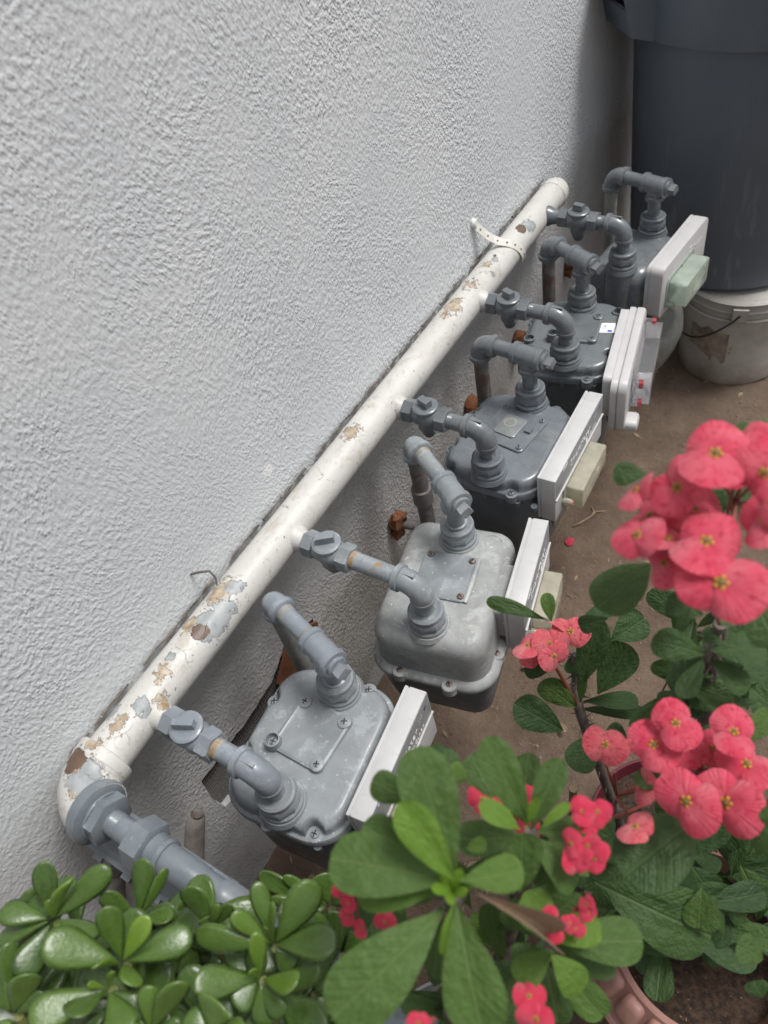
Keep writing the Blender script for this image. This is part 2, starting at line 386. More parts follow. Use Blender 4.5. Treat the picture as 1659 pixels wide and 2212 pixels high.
def soil_mat():
    t = NT('potting_soil'); c = t.mix(t.ramp(t.noise(120, 6, .7), .4, .65), (.022, .014, .010), (.085, .05, .03))
    c = t.mix(t.ramp(t.noise(210, 4, .6), .66, .70), c, (.33, .22, .14)); t.col(c); t.rough(.95)
    t.bump(t.noise(140, 5, .7), .9, .006); return t.mat
SOIL = soil_mat()
POTR = plain('dark_red_plastic', (.09, .005, .014), .65, var=.15, scale=20)
POTP = plain('terracotta_pink_plastic', (.36, .19, .155), .5, var=.08, scale=30, bump=.05)
JADE = leaf_mat('jade_leaf', (.030, .064, .013), (.060, .110, .021), None, .24, .10, young=(.19, .32, .03), margin=(.20, .27, .11), coat=.25)
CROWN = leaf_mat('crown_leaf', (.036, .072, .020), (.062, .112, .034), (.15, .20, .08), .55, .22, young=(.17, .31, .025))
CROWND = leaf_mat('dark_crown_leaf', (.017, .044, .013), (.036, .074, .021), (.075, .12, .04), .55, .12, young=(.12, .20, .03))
DRYL = plain('dry_leaf', (.26, .185, .12), .8, var=.3, scale=40, bump=.3)
PINK = petal_mat('pink_bract', (.80, .050, .115), (.88, .15, .21), (.52, .006, .04), .75)
CORAL = petal_mat('coral_bract', (.76, .10, .14), (.84, .20, .21), (.48, .015, .05), .85)
REDB = petal_mat('small_red_bract', (.72, .028, .090), (.80, .06, .12), (.50, .008, .04), .25)
YEL = plain('yellow_cyathium', (.46, .25, .03), .5, var=.3, scale=300)
STEMR = plain('reddish_stalk', (.20, .05, .035), .5, var=.3)
STEMG = plain('green_stalk', (.15, .17, .05), .5, var=.3)
STEMW = plain('thorny_grey_stem', (.13, .105, .09), .85, var=.45, scale=90, bump=.5)

# ------------------------------------------------------------------ ground and wall
def hgt(x, y):
    return .010 * NZ.noise(V((x * 5, y * 5, 1))) + .005 * NZ.noise(V((x * 19, y * 19, 4))) + .0022 * NZ.noise(V((x * 60, y * 60, 9)))
b = MB(); nx, ny = 150, 260; X0, X1, Y0, Y1 = -.1, 1.3, -.6, 2.5
vs = [(X0 + (X1 - X0) * i / nx, Y0 + (Y1 - Y0) * j / ny) for j in range(ny + 1) for i in range(nx + 1)]
def fade(x, y): return max(0, min(1, min(x - X0, X1 - x, y - Y0, Y1 - y) / .12))
b.add([(x, y, hgt(x, y) * fade(x, y)) for x, y in vs], [(j * (nx + 1) + i, j * (nx + 1) + i + 1, (j + 1) * (nx + 1) + i + 1, (j + 1) * (nx + 1) + i) for j in range(ny) for i in range(nx)])
xs = [-30, X0, X1, 30]; ys = [-30, Y0, Y1, 30]
for i in range(3):
    for j in range(3):
        if i == 1 and j == 1: continue
        b.add([(xs[i], ys[j], 0), (xs[i + 1], ys[j], 0), (xs[i + 1], ys[j + 1], 0), (xs[i], ys[j + 1], 0)], [(0, 1, 2, 3)])
g = b.build('ground', DIRT, sharp=80); g['kind'] = 'structure'
b = MB()
for k in range(4200):
    x, y = random.uniform(.03, .75), random.uniform(-.1, 2.0); s = random.choice((.001, .0012, .0014, .0016, .002, .0024, .003, .0045)) * random.uniform(.7, 1.2)
    n = 5; rot = random.random() * 6.28
    ring = [V((x + s * math.cos(rot + 6.283 * i / n) * random.uniform(.7, 1.2), y + s * math.sin(rot + 6.283 * i / n) * random.uniform(.7, 1.2), hgt(x, y) - s * .3)) for i in range(n)]
    top = [p.lerp(V((x, y, p.z)), .45) + V((0, 0, s * random.uniform(.6, 1.1))) for p in ring]
    b.loft([ring, top], False, True)
g = b.build('dirt_crumbs', plain('dirt_crumb', (.20, .15, .112), .95, var=.4, scale=15), sharp=20); g['kind'] = 'stuff'
g = tag(g, 'loose crumbs of dry brown dirt scattered over the ground', 'dirt'); g['kind'] = 'stuff'

wall = thing('stucco_wall', 'pale grey rough stucco house wall behind the gas pipe', 'wall', (0, 0, 0))
hole = [(.262, .452), (.235, .418), (.214, .405), (.19, .388), (.10, .380), (.05, .388), (-.006, .386), (-.012, .33), (-.004, .275), (.02, .262), (.06, .262), (.15, .25), (.26, .25), (.285, .30), (.30, .35), (.318, .38), (.322, .402), (.30, .405), (.28, .43)]
hole = dense(hole, .012)
hole = [(p[0] + .006 * NZ.noise(V((p[0] * 60, p[1] * 60, 3))), p[1] + .006 * NZ.noise(V((p[0] * 60, p[1] * 60, 8)))) for p in hole]
bm = bmesh.new()
ov = [bm.verts.new((0, y, z)) for y, z in ((-6, -.1), (8, -.1), (8, 4), (-6, 4))]
hv = [bm.verts.new((0, y, z)) for y, z in hole]
ed = [bm.edges.new((l[i], l[(i + 1) % len(l)])) for l in (ov, hv) for i in range(len(l))]
bmesh.ops.triangle_fill(bm, edges=ed, use_beauty=True)
for l in (ov, hv):
    bk = [bm.verts.new((-.06, v.co.y, v.co.z)) for v in l]
    for i in range(len(l)):
        k = (i + 1) % len(l); bm.faces.new((l[i], l[k], bk[k], bk[i]))
bmesh.ops.recalc_face_normals(bm, faces=bm.faces)
me = bpy.data.meshes.new('wall_face'); bm.to_mesh(me); bm.free(); me.materials.append(STUC); link('wall_face', me, wall)
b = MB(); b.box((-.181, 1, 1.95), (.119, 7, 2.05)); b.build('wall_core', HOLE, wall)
b = MB()
for k in range(46): b.box((-.014, -.02 + .0072 * k, .33), (.0007, .0010, .10))
for k in range(28): b.box((-.0122, .14, .235 + .0075 * k), (.0007, .17, .0010))
o = b.build('vent_mesh', SCREEN, wall, smooth=False); o['kind'] = 'stuff'
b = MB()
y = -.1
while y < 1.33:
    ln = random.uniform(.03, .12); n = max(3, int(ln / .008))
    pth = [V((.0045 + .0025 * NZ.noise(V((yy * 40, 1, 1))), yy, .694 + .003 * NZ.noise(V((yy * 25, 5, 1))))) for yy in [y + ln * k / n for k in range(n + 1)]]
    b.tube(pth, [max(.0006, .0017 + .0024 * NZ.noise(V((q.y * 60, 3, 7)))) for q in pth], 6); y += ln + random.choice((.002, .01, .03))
o = b.build('caulk_shadow_line', paint('brown_caulk_shadow', (.11, .09, .075), .9, rust=.4, specks=.6, mott=.5, dusty=.6), wall); o['kind'] = 'stuff'  # old caulk, thin and darkened so its colour also draws the pipe's contact shadow
# rusty sheet leaning in the upper end of the vent
b = MB(); b.loft([[V((x, y, z)) for x, y, z in ((.004, .195, .375), (.006, .262, .445), (.012, .32, .40), (.016, .30, .30), (.014, .22, .28))], [V((x - .004, y, z)) for x, y, z in ((.004, .195, .375), (.006, .262, .445), (.012, .32, .40), (.016, .30, .30), (.014, .22, .28))]])
tag(b.build('rusty_plate', RUST), 'rust brown metal plate jammed in the top of the wall vent hole', 'metal plate')

# ------------------------------------------------------------------ header pipe
HZ = .68; HX = .04
hd = thing('header_pipe', 'long white gas pipe with peeling paint running along the stucco wall', 'pipe', (HX, 0, HZ))
b = MB(); prof = [(-.075 + 1.40 * k / 90, .0302 + .0005 * NZ.noise(V((k * .7, 0, 0)))) for k in range(91)]
b.lathe((0, 0, 0), (0, 1, 0), prof, 28, True, False)
b.build('pipe', WHITEP, hd)
b = MB(); b.lathe((0, 1.325, 0), (0, 1, 0), [(-.012, .0312), (0, .0312), (.012, .030), (.022, .026), (.029, .017), (.032, .004)], 28); b.build('end_cap', WHITEP, hd)
b = MB(); b.lathe((0, -.082, 0), (0, 1, 0), [(-.014, .0345), (-.012, .0375), (.004, .0380), (.007, .0365), (.0085, .031)], 28); b.build('collar', WHITEP, hd)
b = MB(); pth = []; RC = .044
for k in range(13):
    a = R2(90 * k / 12); pth.append((RC - RC * math.cos(a), -.090 - RC * math.sin(a), 0))
b.tube(pth, [.0368 + (.0018 if k in (0, 12) else 0) for k in range(13)], 24); b.build('elbow', WHITEP, hd)
JY = [-.005, .308, .612, .925, 1.238]
for y in JY:
    b = MB(); b.lathe((.02, y, 0), (1, 0, 0), [(0, .021), (.009, .020), (.014, .0165), (.026, .0145), (.034, .0142)], 20, False, True); b.build('nipple', GREY if y > 1.2 else WHITEP, hd)

b = MB(); pr = []
for k in range(15):   # strap: from nail on wall over the pipe
    pass
path = [(.004, 1.035, .765), (.010, 1.043, .752), (.020, 1.052, .735), (.035, 1.062, .721), (.050, 1.072, .7135), (.062, 1.082, .7045), (.0705, 1.09, .692), (.0735, 1.096, .678), (.071, 1.10, .662), (.060, 1.103, .648)]
path = [V(p) for p in path]; wdir = V((.05, .97, .25)).normalized(); top = []; bot = []
ringv = []
for i, p in enumerate(path):
    t = (path[min(i + 1, len(path) - 1)] - path[max(i - 1, 0)]).normalized(); w = (wdir - t * wdir.dot(t)).normalized() * .0082; nn = t.cross(w).normalized() * .0009
    ringv.append([p - w - nn, p + w - nn, p + w + nn, p - w + nn])
b.loft(ringv); st = thing('pipe_strap', 'white painted perforated metal strap tied over the white pipe near its far end', 'strap', (.004, 1.035, .765))
b.build('strap_band', plain('chipped_white_strap', (.66, .64, .58), .5, var=.12, scale=80), st, mw=M.Translation((-.004, -1.035, -.765)))
for i in range(1, 9):
    p = path[i]; t = (path[i + 1] - path[i - 1]).normalized(); w = (wdir - t * wdir.dot(t)).normalized(); nn = t.cross(w).normalized()
    if nn.dot(V((1, 0, 1))) < 0: nn = -nn
    b = MB(); b.lathe(p + nn * .0008, nn, [(0, .0019), (.0006, .0019)], 10); b.build('strap_hole', HOLE if i % 3 else RUST, st, mw=M.Translation((-.004, -1.035, -.765)))
b = MB(); b.lathe((0, 1.033, .77), (1, 0, .2), [(0, .008), (.005, .009), (.009, .006)], 10); b.build('nail', plain('white_blob', (.7, .69, .65), .6), st, mw=M.Translation((-.004, -1.035, -.765)))

nl = thing('bent_nail', 'thin bent rusty nail sticking out of the wall over the peeling white pipe', 'nail', (.0, .165, .735))
b = MB(); b.tube([(0, 0, 0), (.012, .006, .004), (.024, .014, .003), (.032, .013, -.006), (.034, .008, -.018)], [.0018, .0018, .0017, .0016, .0012], 8); b.build('nail_shank', RISER, nl)
# ------------------------------------------------------------------ grey inlet pipe at the near end
ip = thing('inlet_pipe', 'blue grey gas inlet pipe with two hexagon unions below the white elbow', 'pipe', (.066, -.134, HZ))
X = (1, 0, 0)
b = MB(); b.lathe((0, 0, 0), X, [(.004, .0376), (.007, .0391), (.0186, .0391), (.0222, .0340), (.0232, .0300), (.026, .0290)], 24); b.build('bushing', INLET, ip)
b = MB(); b.lathe((.0235, 0, 0), X, [(0, .0285), (.0012, .0308), (.0150, .0308), (.0165, .0284)], 6, ph=.3); b.build('hex_nut', INLET, ip)
b = MB(); b.lathe((.040, 0, 0), X, [(0, .0150)] + [q for k in range(7) for q in ((.002 + .002 * k, .0146), (.003 + .002 * k, .0151))] + [(.030, .0148), (.046, .0148)], 24); b.build('nipple', INLET, ip)
b = MB(); b.lathe((.074, 0, 0), X, [(0, .0190), (.007, .0205), (.0085, .0225)], 24); b.build('union_collar', INLET, ip)
b = MB(); b.lathe((.081, 0, 0), X, [(0, .0285), (.0012, .0305), (.025, .0305), (.0265, .0280)], 6, ph=.15); b.build('union_nut', INLET, ip)
b = MB(); b.lathe((.109, 0, 0), X, [(0, .0215), (.013, .0212), (.0145, .0222), (.020, .0212), (.0205, .0185), (.030, .0180), (.072, .0172), (.073, .0165), (.105, .0162)], 24); b.build('pipe', INLET, ip)
b = MB(); b.lathe((.208, 0, 0), X, [(0, .0170), (.0012, .0205), (.010, .0208), (.0115, .0198), (.056, .0196), (.058, .0212), (.066, .0212), (.067, .0180), (.13, .0180), (.132, .0195), (.26, .0195)], 24); b.build('coupling', INLET, ip)

# ------------------------------------------------------------------ gas meter builder
SCREW_ME = {}
def screw(parent, x, y, z, r=.0058, mat=None, slot='cross', name='screw'):
    key = (r, slot, mat.name if mat else '')
    if key not in SCREW_ME:
        b = MB(); b.lathe((0, 0, -.006), (0, 0, 1), [(0, r), (.006, r), (.0078, r * .82), (.0086, r * .45)], 12)
        b.cm = 1
        b.box((0, 0, .0024), (r * .72, r * .13, .0004))
        if slot == 'cross': b.box((0, 0, .00245), (r * .13, r * .72, .0004))
        o = b.build(name, [mat or BOLT, HOLE], parent); SCREW_ME[key] = o.data
    else: o = link(name, SCREW_ME[key], parent)
    o.location = (x, y, z); o.rotation_euler = (0, 0, random.random() * 3)
    return o

def ring_notch(base, hx, hy, inset, r, z, cx, cy, notches, R):
    """base rounded rect outline inset, pushed off round screw seats"""
    out = []
    for p in dense(rrect(hx - inset, hy - inset, max(r - inset, .006), 14), .004)[:]:
        q = V(p)
        for s in notches:
            dv = q - V(s); d = dv.length
            if R > 0 and d < R:
                c = -V(s).normalized()
                # slide towards the lid centre until clear of the seat
                bq = dv.dot(c); cq = d * d - R * R
                q = q + c * (-bq + math.sqrt(max(0, bq * bq - cq)))
        out.append(V((q.x + cx, q.y + cy, z)))
    return out
def resample(pts, n):
    L = [0]
    for i in range(len(pts)): L.append(L[-1] + (pts[(i + 1) % len(pts)] - pts[i]).length)
    out = []; j = 0
    for k in range(n):
        t = L[-1] * k / n
        while L[j + 1] < t: j += 1
        f = (t - L[j]) / max(1e-9, L[j + 1] - L[j]); out.append(pts[j].lerp(pts[(j + 1) % len(pts)], f))
    return out
def outline(hx, hy, inset, r, z, cx, cy, notches=(), R=0.0, N=128):
    # fixed angular sampling keeps the rings aligned
    base = resample([V((p[0], p[1], 0)) for p in rrect(hx - inset, hy - inset, max(r - inset, .006), 14)], N)
    out = []
    for p in base:
        q = V((p.x, p.y))
        for s in notches:
            sv = V(s); dv = q - sv; d = dv.length
            if R > 0 and d < R:
                c = -sv.normalized(); bq = dv.dot(c); cq = d * d - R * R
                q = q + c * (-bq + math.sqrt(max(0, bq * bq - cq)))
        out.append(V((q.x + cx, q.y + cy, z)))
    return out

def spud(parent, x, y, z, nutm, r=.0265):
    """swivel nut seated at height z"""
    b = MB(); b.lathe((x, y, z), (0, 0, 1), [(-.012, r * 1.10), (-.001, r * 1.08), (.002, r * .98), (.004, r * .98)], 24); b.build('spud_flange', nutm, parent)
    b = MB(); ph = random.random()
    b.lathe((x, y, z + .004), (0, 0, 1), [(0, r * .96), (.002, r * 1.06), (.014, r * 1.06), (.017, r * .97)], 8, ph=ph)
    b.lathe((x, y, z + .020), (0, 0, 1), [(0, r * .98), (.003, r * 1.0), (.007, r * .98), (.0095, r * .86), (.0075, r * .66)], 24)
    b.build('union_nut', nutm, parent)

def text_part(name, body, size, mat, parent, mw, ext=.0002, align='CENTER'):
    cu = bpy.data.curves.new(name, 'FONT'); cu.body = body; cu.size = size; cu.extrude = ext; cu.align_x = align; cu.align_y = 'CENTER'; cu.resolution_u = 2; cu.offset = -size * .022
    o = bpy.data.objects.new(name, cu); COL.objects.link(o)
    bpy.context.view_layer.update()
    dg = bpy.context.evaluated_depsgraph_get(); me = bpy.data.meshes.new_from_object(o.evaluated_get(dg)); bpy.data.objects.remove(o)
    me.materials.clear(); me.materials.append(mat); me.name = name
    return link(name, me, parent, mw)
FRONT = M(((0, 0, 1, 0), (1, 0, 0, 0), (0, 1, 0, 0), (0, 0, 0, 1)))    # text plane: +Y right, +Z up, facing +X

def rbox(b, hy, hz, r, x0, x1, cy, cz, bev=.002, n=6):
    """box whose outline (in y,z) is rounded, from x0 (back) to x1 (front) with a bevelled front"""
    def rg(x, ins): return [V((x, cy + p[0], cz + p[1])) for p in rrect(hy - ins, hz - ins, max(r - ins, .0006), n)]
    b.loft([rg(x0, bev * .5), rg(x0 + bev * .5, 0), rg(x1 - bev, 0), rg(x1 - bev * .3, bev * .3), rg(x1, bev)])

def module(parent, kind, x0, y0, y1, z1, h, th, rz=0.0, mat_body=None):
    """index / radio module bolted on the front; local frame of the meter"""
    cy = (y0 + y1) / 2; hy = (y1 - y0) / 2; cz = z1 - h / 2
    mr = M.Translation((x0, cy, cz)) @ M.Rotation(rz, 4, 'Z')
    if kind == 'square':
        b = MB(); rbox(b, hy, h / 2, .002, 0, .0045, 0, 0, .0008, 3); rbox(b, hy - .0012, h / 2 - .0012, .002, .0045, .007, 0, 0, .0005, 3); rbox(b, hy, h / 2, .002, .007, th, 0, 0, .0008, 3)
        mo = b.build('radio_module', MODT, parent, mw=mr)
        b = MB(); rbox(b, hy - .002, h * .215, .001, th, th + .0006, 0, h * .27, .0003, 3); b.build('label_plate', LABELG, mo)
        b = MB(); rbox(b, hy, .0014, .0005, th, th + .003, 0, h * .03, .0005, 3); b.build('ledge', MODT, mo)
        tx = th + .0008
        text_part('lettering', 'SmartMeter', .0195, INK, mo, M.Translation((tx, .002, h * .27)) @ FRONT)
        text_part('lettering', 'PG&E', .0088, INK, mo, M.Translation((tx, -hy * .62, h * .44)) @ FRONT)
        text_part('lettering', 'ACLARA', .010, INK, mo, M.Translation((tx, hy * .52, h * .115)) @ FRONT)
        text_part('lettering', ')))', .014, INK, mo, M.Translation((tx, hy * .66, h * .34)) @ FRONT)
        b = MB(); b.lathe((tx - .0008, hy * .84, h * .34), (1, 0, 0), [(0, .0045), (.0006, .0042)], 14); b.cm = 1; b.lathe((tx - .0008, hy * .28, h * .115), (1, 0, 0), [(0, .0048), (.0011, .0048)], 12); b.build('logo_dot', [HOLE, INK], mo)
        lh = h * .235; ly = hy * .52; lc = -hy * .12
        b = MB(); rbox(b, ly + .008, lh + .003, .006, th - .001, th + .003, lc, -h * .24, .001, 5); rbox(b, ly, lh, .004, th + .003, th + .032, lc, -h * .24, .003, 5); b.build('lens_cover', LENSY, mo)
        b = MB(); b.box((th + .001, lc, -h * .24), (.0006, ly * .88, lh * .8)); b.build('dial_face', DIAL, mo)
        for s in (-1, 1):
            b = MB(); b.lathe((th, lc + s * (ly + .006), -h * .30), (1, 0, 0), [(0, .008), (.014, .0068), (.016, .0055)], 12); b.cm = 1; b.lathe((th + .014, lc + s * (ly + .006), -h * .30), (1, 0, 0), [(0, .0048), (.004, .0046)], 10); b.build('seal_plug', [LENSY, PINKP], mo)
    elif kind == 'round':
        b = MB(); rbox(b, hy, h / 2, .016, 0, .006, 0, 0, .001); rbox(b, hy - .0012, h / 2 - .0012, .015, .006, .008, 0, 0, .0004); rbox(b, hy, h / 2, .016, .008, th, 0, 0, .0022)
        mo = b.build('radio_module', MODW, parent, mw=mr)
        lh = h * .25; ly = hy * .50; lc = -hy * .20
        b = MB(); rbox(b, ly + .010, lh + .006, .012, th - .001, th + .002, lc, -h * .10, .0008); rbox(b, ly, lh, .009, th + .002, th + .040, lc, -h * .10, .004); b.build('lens_cover', LENSG, mo)
        b = MB(); b.lathe((th + .002, lc - ly - .001, -h * .32), (1, 0, .0), [(0, .007), (.014, .0065)], 10); b.build('seal_plug', LENSG, mo)
        b = MB(); b.lathe((th + .002, lc + .002, -h * .10 + lh - .006), (0, 0, 1), [(0, .003), (.010, .003)], 8); b.build('tab', LENSG, mo)
        text_part('lettering', 'Trident', .0145, INK, mo, M.Translation((th + .0006, hy * .55, h * .20)) @ FRONT)
        b = MB(); b.box((th + .0006, hy * .20, h * .30), (.0003, .006, .0006)); b.box((th + .0006, hy * .17, h * .235), (.0003, .0022, .0022)); b.build('emblem', INK, mo)
    else:
        b = MB(); rbox(b, hy * .86, h * .40, .010, -.016, 0, -.002, h * .12, .002); b.build('module_back', MODW, parent, mw=mr)
        b = MB(); rbox(b, hy, h / 2, .020, 0, .010, 0, 0, .001); rbox(b, hy - .001, h / 2 - .001, .019, .010, .0115, 0, 0, .0003); rbox(b, hy, h / 2, .020, .0115, th, 0, 0, .006)
        mo = b.build('radio_module', MODW, parent, mw=mr)
        b = MB(); rbox(b, .020, .012, .010, th - .006, th + .022, -hy + .024, -h / 2 + .016, .008); b.build('corner_boss', MODW, mo)
        b = MB(); rbox(b, hy * .62, h * .32, .003, th, th + .034, hy * .12, h * .04, .0015, 4); b.build('lens_cover', CLEAR, mo)
        b = MB(); b.box((th + .0012, hy * .12, h * .04), (.0006, hy * .55, h * .27)); b.build('dial_face', MODT, mo)
        for yy, zz in ((hy * .74, h * .34), (-hy * .55, h * .18), (-hy * .55, -h * .20)):
            b = MB(); b.lathe((th, yy, zz), (1, 0, 0), [(0, .0075), (.020, .0075)], 12); b.cm = 1; b.box((th + .0175, yy, zz), (.0035, .0056, .0062)); b.cm = 0
            b.build('seal_plug', [CLEAR, REDP], mo)
    return mo

def meter(name, label, loc, rz, lid, mats, spuds, cover=None, screws=(), hx=.094, hy=.112, cx=-.006, cy=0.0, body_h=.20, mod=None):
    """gas meter; origin at lid top (z) between the spuds; mats: lid, body, nuts"""
    ML, MBo, MN, MS = mats
    base = loc[2] - body_h - .03
    t = thing('gas_meter', label, 'gas meter', (loc[0], loc[1], base), rz, 'gas meters in a row along the wall')
    zt = loc[2] - base
    b = MB()
    if lid == 'A':
        S = list(screws)
        def o(ins, z, R=0, notch=True): return outline(hx, hy, ins, .055, zt + z, cx, cy, [(x - cx, y - cy) for x, y in S] if notch else (), R)
        rings = [o(.003, -.036), o(.0, -.034), o(.0, -.0225), o(.0015, -.0205), o(.006, -.0200, .0), o(.0068, -.019, .0108), o(.0075, -.012, .0110), o(.009, -.0065, .0118), o(.0125, -.0022, .0135), o(.017, -.0005, .0155), o(.023, 0.0, .018)]
        b.loft(rings)
        for p in S: b.lathe((p[0], p[1], zt - .034), (0, 0, 1), [(0, .0105), (.014, .0105), (.0145, .0085)], 14)
        b.build('lid', ML, t)
        zs = zt - .0185
    else:
        S = list(screws); fz = -.088 if lid == 'B' else -.105
        def o(ins, z, r=.046 if lid == 'B' else .055): return outline(hx, hy, ins, r, zt + z, cx, cy)
        if lid == 'B':
            rings = [o(.004, fz - .012), o(0, fz - .010), o(-.001, fz - .004), o(.001, fz + .001), o(.006, fz + .004), o(.011, fz + .006), o(.0118, fz + .012), o(.0125, -.055), o(.0128, -.026), o(.0148, -.014), o(.0192, -.0065), o(.0258, -.0019), o(.033, -.0004), o(.040, 0)]
        else:
            rings = [o(.004, fz - .014, .03), o(0, fz - .012, .03), o(0, fz, .03), o(.003, fz + .002, .03), o(.016, fz + .006, .05), o(.019, -.06), o(.022, -.03), o(.026, -.017), o(.034, -.007), o(.044, -.002), o(.058, 0)]
        b.loft(rings)
        for p in S:
            b.lathe((p[0], p[1], zt + fz - .011), (0, 0, 1), [(0, .0125), (.015, .0120), (.0165, .0105)], 14)
        if lid == 'C':
            for (sx, sy) in spuds: b.lathe((sx, sy, zt + fz), (0, 0, 1), [(0, .036), (.09, .033), (.103, .031), (.106, .026)], 24)
            for yy in (-.006, .055): b.lathe((.040, yy, zt + fz), (.18, 0, 1), [(0, .027), (.07, .025), (.092, .020), (.10, .012), (.103, .003)], 20)
        b.build('lid', ML, t)
        zs = zt + fz + .0045
    for p in S: screw(t, p[0], p[1], zs if lid != 'A' else zs - .0005, .0058, MS, 'cross' if lid == 'A' else 'slot')
    # body
    b = MB(); top = zt - .034 if lid == 'A' else zt + fz - .012
    def bo(ins, z, r=.045): return outline(hx, hy, ins, r, z, cx, cy, N=64)
    if lid == 'C':
        rings = [bo(.004, top, .03), bo(.004, top - .012, .03), bo(-.004, top - .03, .07), bo(-.020, top - .07, .09), bo(-.022, top - .10, .10), bo(-.012, top - .14, .10), bo(.012, top - .17, .08), bo(.05, top - .185, .05)]
    else:
        rings = [bo(.008, top), bo(.009, top - .03), bo(.012, .04), bo(.016, .014), bo(.024, .003), bo(.034, 0)]
    b.loft(rings); b.build('body', MBo, t)
    if lid == 'A':
        for k in range(5):
            yy = cy - hy * .5 + k * hy * .28
            b = MB(); b.lathe((cx - .03 + k * .03, cy - hy + .006, top - .001), (0, 0, -1), [(0, .006), (.010, .0055), (.013, .004)], 10); b.build('bolt', MBo, t)
        b = MB(); rbox(b, hy * .62, .055, .02, hx + cx - .016, hx + cx + .006, .0, zt - .115, .006); fc = b.build('front_cover', MBo, t)
        b = MB(); rbox(b, hy * .48, .036, .012, hx + cx + .006, hx + cx + .009, .0, zt - .115, .002); b.build('name_plate', ML, fc)
        b = MB(); b.lathe((hx + cx - .02, -.03, zt - .055), (1, 0, 0), [(0, .012), (.025, .011)], 12); b.lathe((hx + cx - .02, .06, zt - .055), (1, 0, 0), [(0, .012), (.025, .011)], 12); b.build('module_bracket', MBo, t)
    else:
        b = MB(); rbox(b, .045, .035, .008, hx + cx - .03, hx + cx + .004, .01, zt - .04, .003); b.build('module_bracket', ML, t)
    for sx, sy in spuds: spud(t, sx, sy, zt + .010, MN)
    for sx, sy in spuds:
        b = MB(); b.lathe((sx, sy, zt - .004), (0, 0, 1), [(0, .0335), (.004, .032), (.008, .0305)], 24); b.build('spud_seat', ML, t)
    if cover:
        px, py, pr, ph, kind = cover
        mr = M.Translation((px, py, zt)) @ M.Rotation(pr, 4, 'Z')
        b = MB()
        def rg(ins, z): return [V((p[0], p[1], z)) for p in rrect(ph - ins, ph * (1.0 if kind != 'tall' else .95) - ins, .009, 6)]
        if kind == 'raised':
            b.loft([rg(-.002, -.002), rg(0, .001), rg(.0005, .005), rg(.004, .006), rg(.006, .0048)])
        else: b.loft([rg(0, -.002), rg(0, .0028), rg(.0012, .004)])
        cv = b.build('cover_plate', ML if kind != 'alu' else ALU_P, t, mw=mr)
        q = ph - .009; bosses = [(q, q), (-q, q), (q, -q), (-q, -q)]
        for i, (bx, by) in enumerate(bosses):
            if kind == 'alu' and i == 3: continue
            zz = .0065
            if kind == 'raised':
                bb = MB()
                if i == 3: bb.lathe((bx - .004, by - .002, .0), (0, 0, 1), [(0, .0115), (.016, .0105), (.0165, .0088), (.008, .008)], 18)
                else: bb.lathe((bx, by, .002), (0, 0, 1), [(0, .0098), (.005, .0094), (.0058, .0082)], 16)
                bb.build('screw_boss', ML, cv)
                if i == 3: bx -= .004; by -= .002; zz = .0085
            elif kind == 'alu': zz = .0045
            else: zz = .0045
            screw(cv, bx, by, zz, .0056, MS, 'cross' if kind == 'raised' else 'slot')
        if kind == 'dial':
            b = MB(); b.loft([[V((p[0] - .004, p[1], z)) for p in rrect(h1, h2, .006, 5)] for h1, h2, z in ((.021, .025, .003), (.021, .025, .0062), (.0195, .0235, .0072))]); b.build('dial_window', plain('smoky_dial_window', (.20, .215, .215), .25), cv)
            b = MB(); b.lathe((-.008, .006, .0066), (0, 0, 1), [(0, .012), (.0008, .012)], 20); b.cm = 1; b.lathe((-.008, .006, .0070), (0, 0, 1), [(0, .008), (.0008, .0076)], 16); b.build('dial_face', [plain('dull_dial', (.25, .26, .245), .5), RISER_G], cv)
            b = MB(); b.box((.03, .004, .004), (.006, .005, .004)); b.build('lug', ML, cv)
        if kind == 'alu':
            b = MB(); b.tube([(ph * .98, -ph * .95, .0), (ph * 1.02, -ph * .5, .004), (ph * 1.02, ph * .5, .004), (ph * .98, ph * .95, .0)], .0045, 8); b.build('seal_bar', ML, cv)
    return t, zt

LZ = .588
def frame(i, o):
    mid = ((i[0] + o[0]) / 2, (i[1] + o[1]) / 2); d = (o[0] - i[0], o[1] - i[1]); L = math.hypot(*d)
    return mid, -math.atan2(d[0], d[1]), L / 2
# spud positions in the world (inlet, outlet), near to far
SP = [((.234, -.005), (.216, .159)), ((.274, .308), (.243, .465)), ((.225, .610), (.221, .789)), ((.231, .923), (.200, 1.084)), ((.226, 1.238), (.241, 1.380))]
scA = [(-.092, .043), (-.090, -.040), (-.014, -.108), (.050, -.098), (.030, .105), (-.03, .108)]
# nearest
mid, rz, L = frame(*SP[0])
t, zt = meter('m', 'nearest gas meter, weathered light grey square lid with small rust stains', (*mid, LZ), rz, 'A', (GREY_L, GREY_D, GREY_L, GREY_L), [(0, -L), (0, L)], (-.008, .012, R2(-7), .042, 'raised'), scA, cx=-.006)
module(t, 'square', .090, -.072, .112, zt + .022, .118, .031)
# second: cast aluminium dome
mid, rz, L = frame(*SP[1])
t, zt = meter('m', 'pale cast aluminium gas meter with domed lid and brown flange screws', (*mid, LZ - .004), rz, 'B', (ALU, GREY_D, ALU_P, BOLT), [(0, -L), (0, L)], (.0, .006, R2(0), .042, 'alu'), [(-.045, -.121), (.035, -.126), (.090, -.058), (-.098, .05), (.03, .126), (.092, .06)], hx=.100, hy=.128, cx=.0, body_h=.175)
b = MB(); ci = [(.052 + .016 * math.cos(a), .082 + .016 * math.sin(a), zt - .001) for a in [R2(20 + 300 * k / 24) for k in range(25)]]; b.tube(ci, .0014, 6); b.build('cast_ring', ALU, t)
module(t, 'square', .099, -.036, .132, zt + .016, .118, .031)
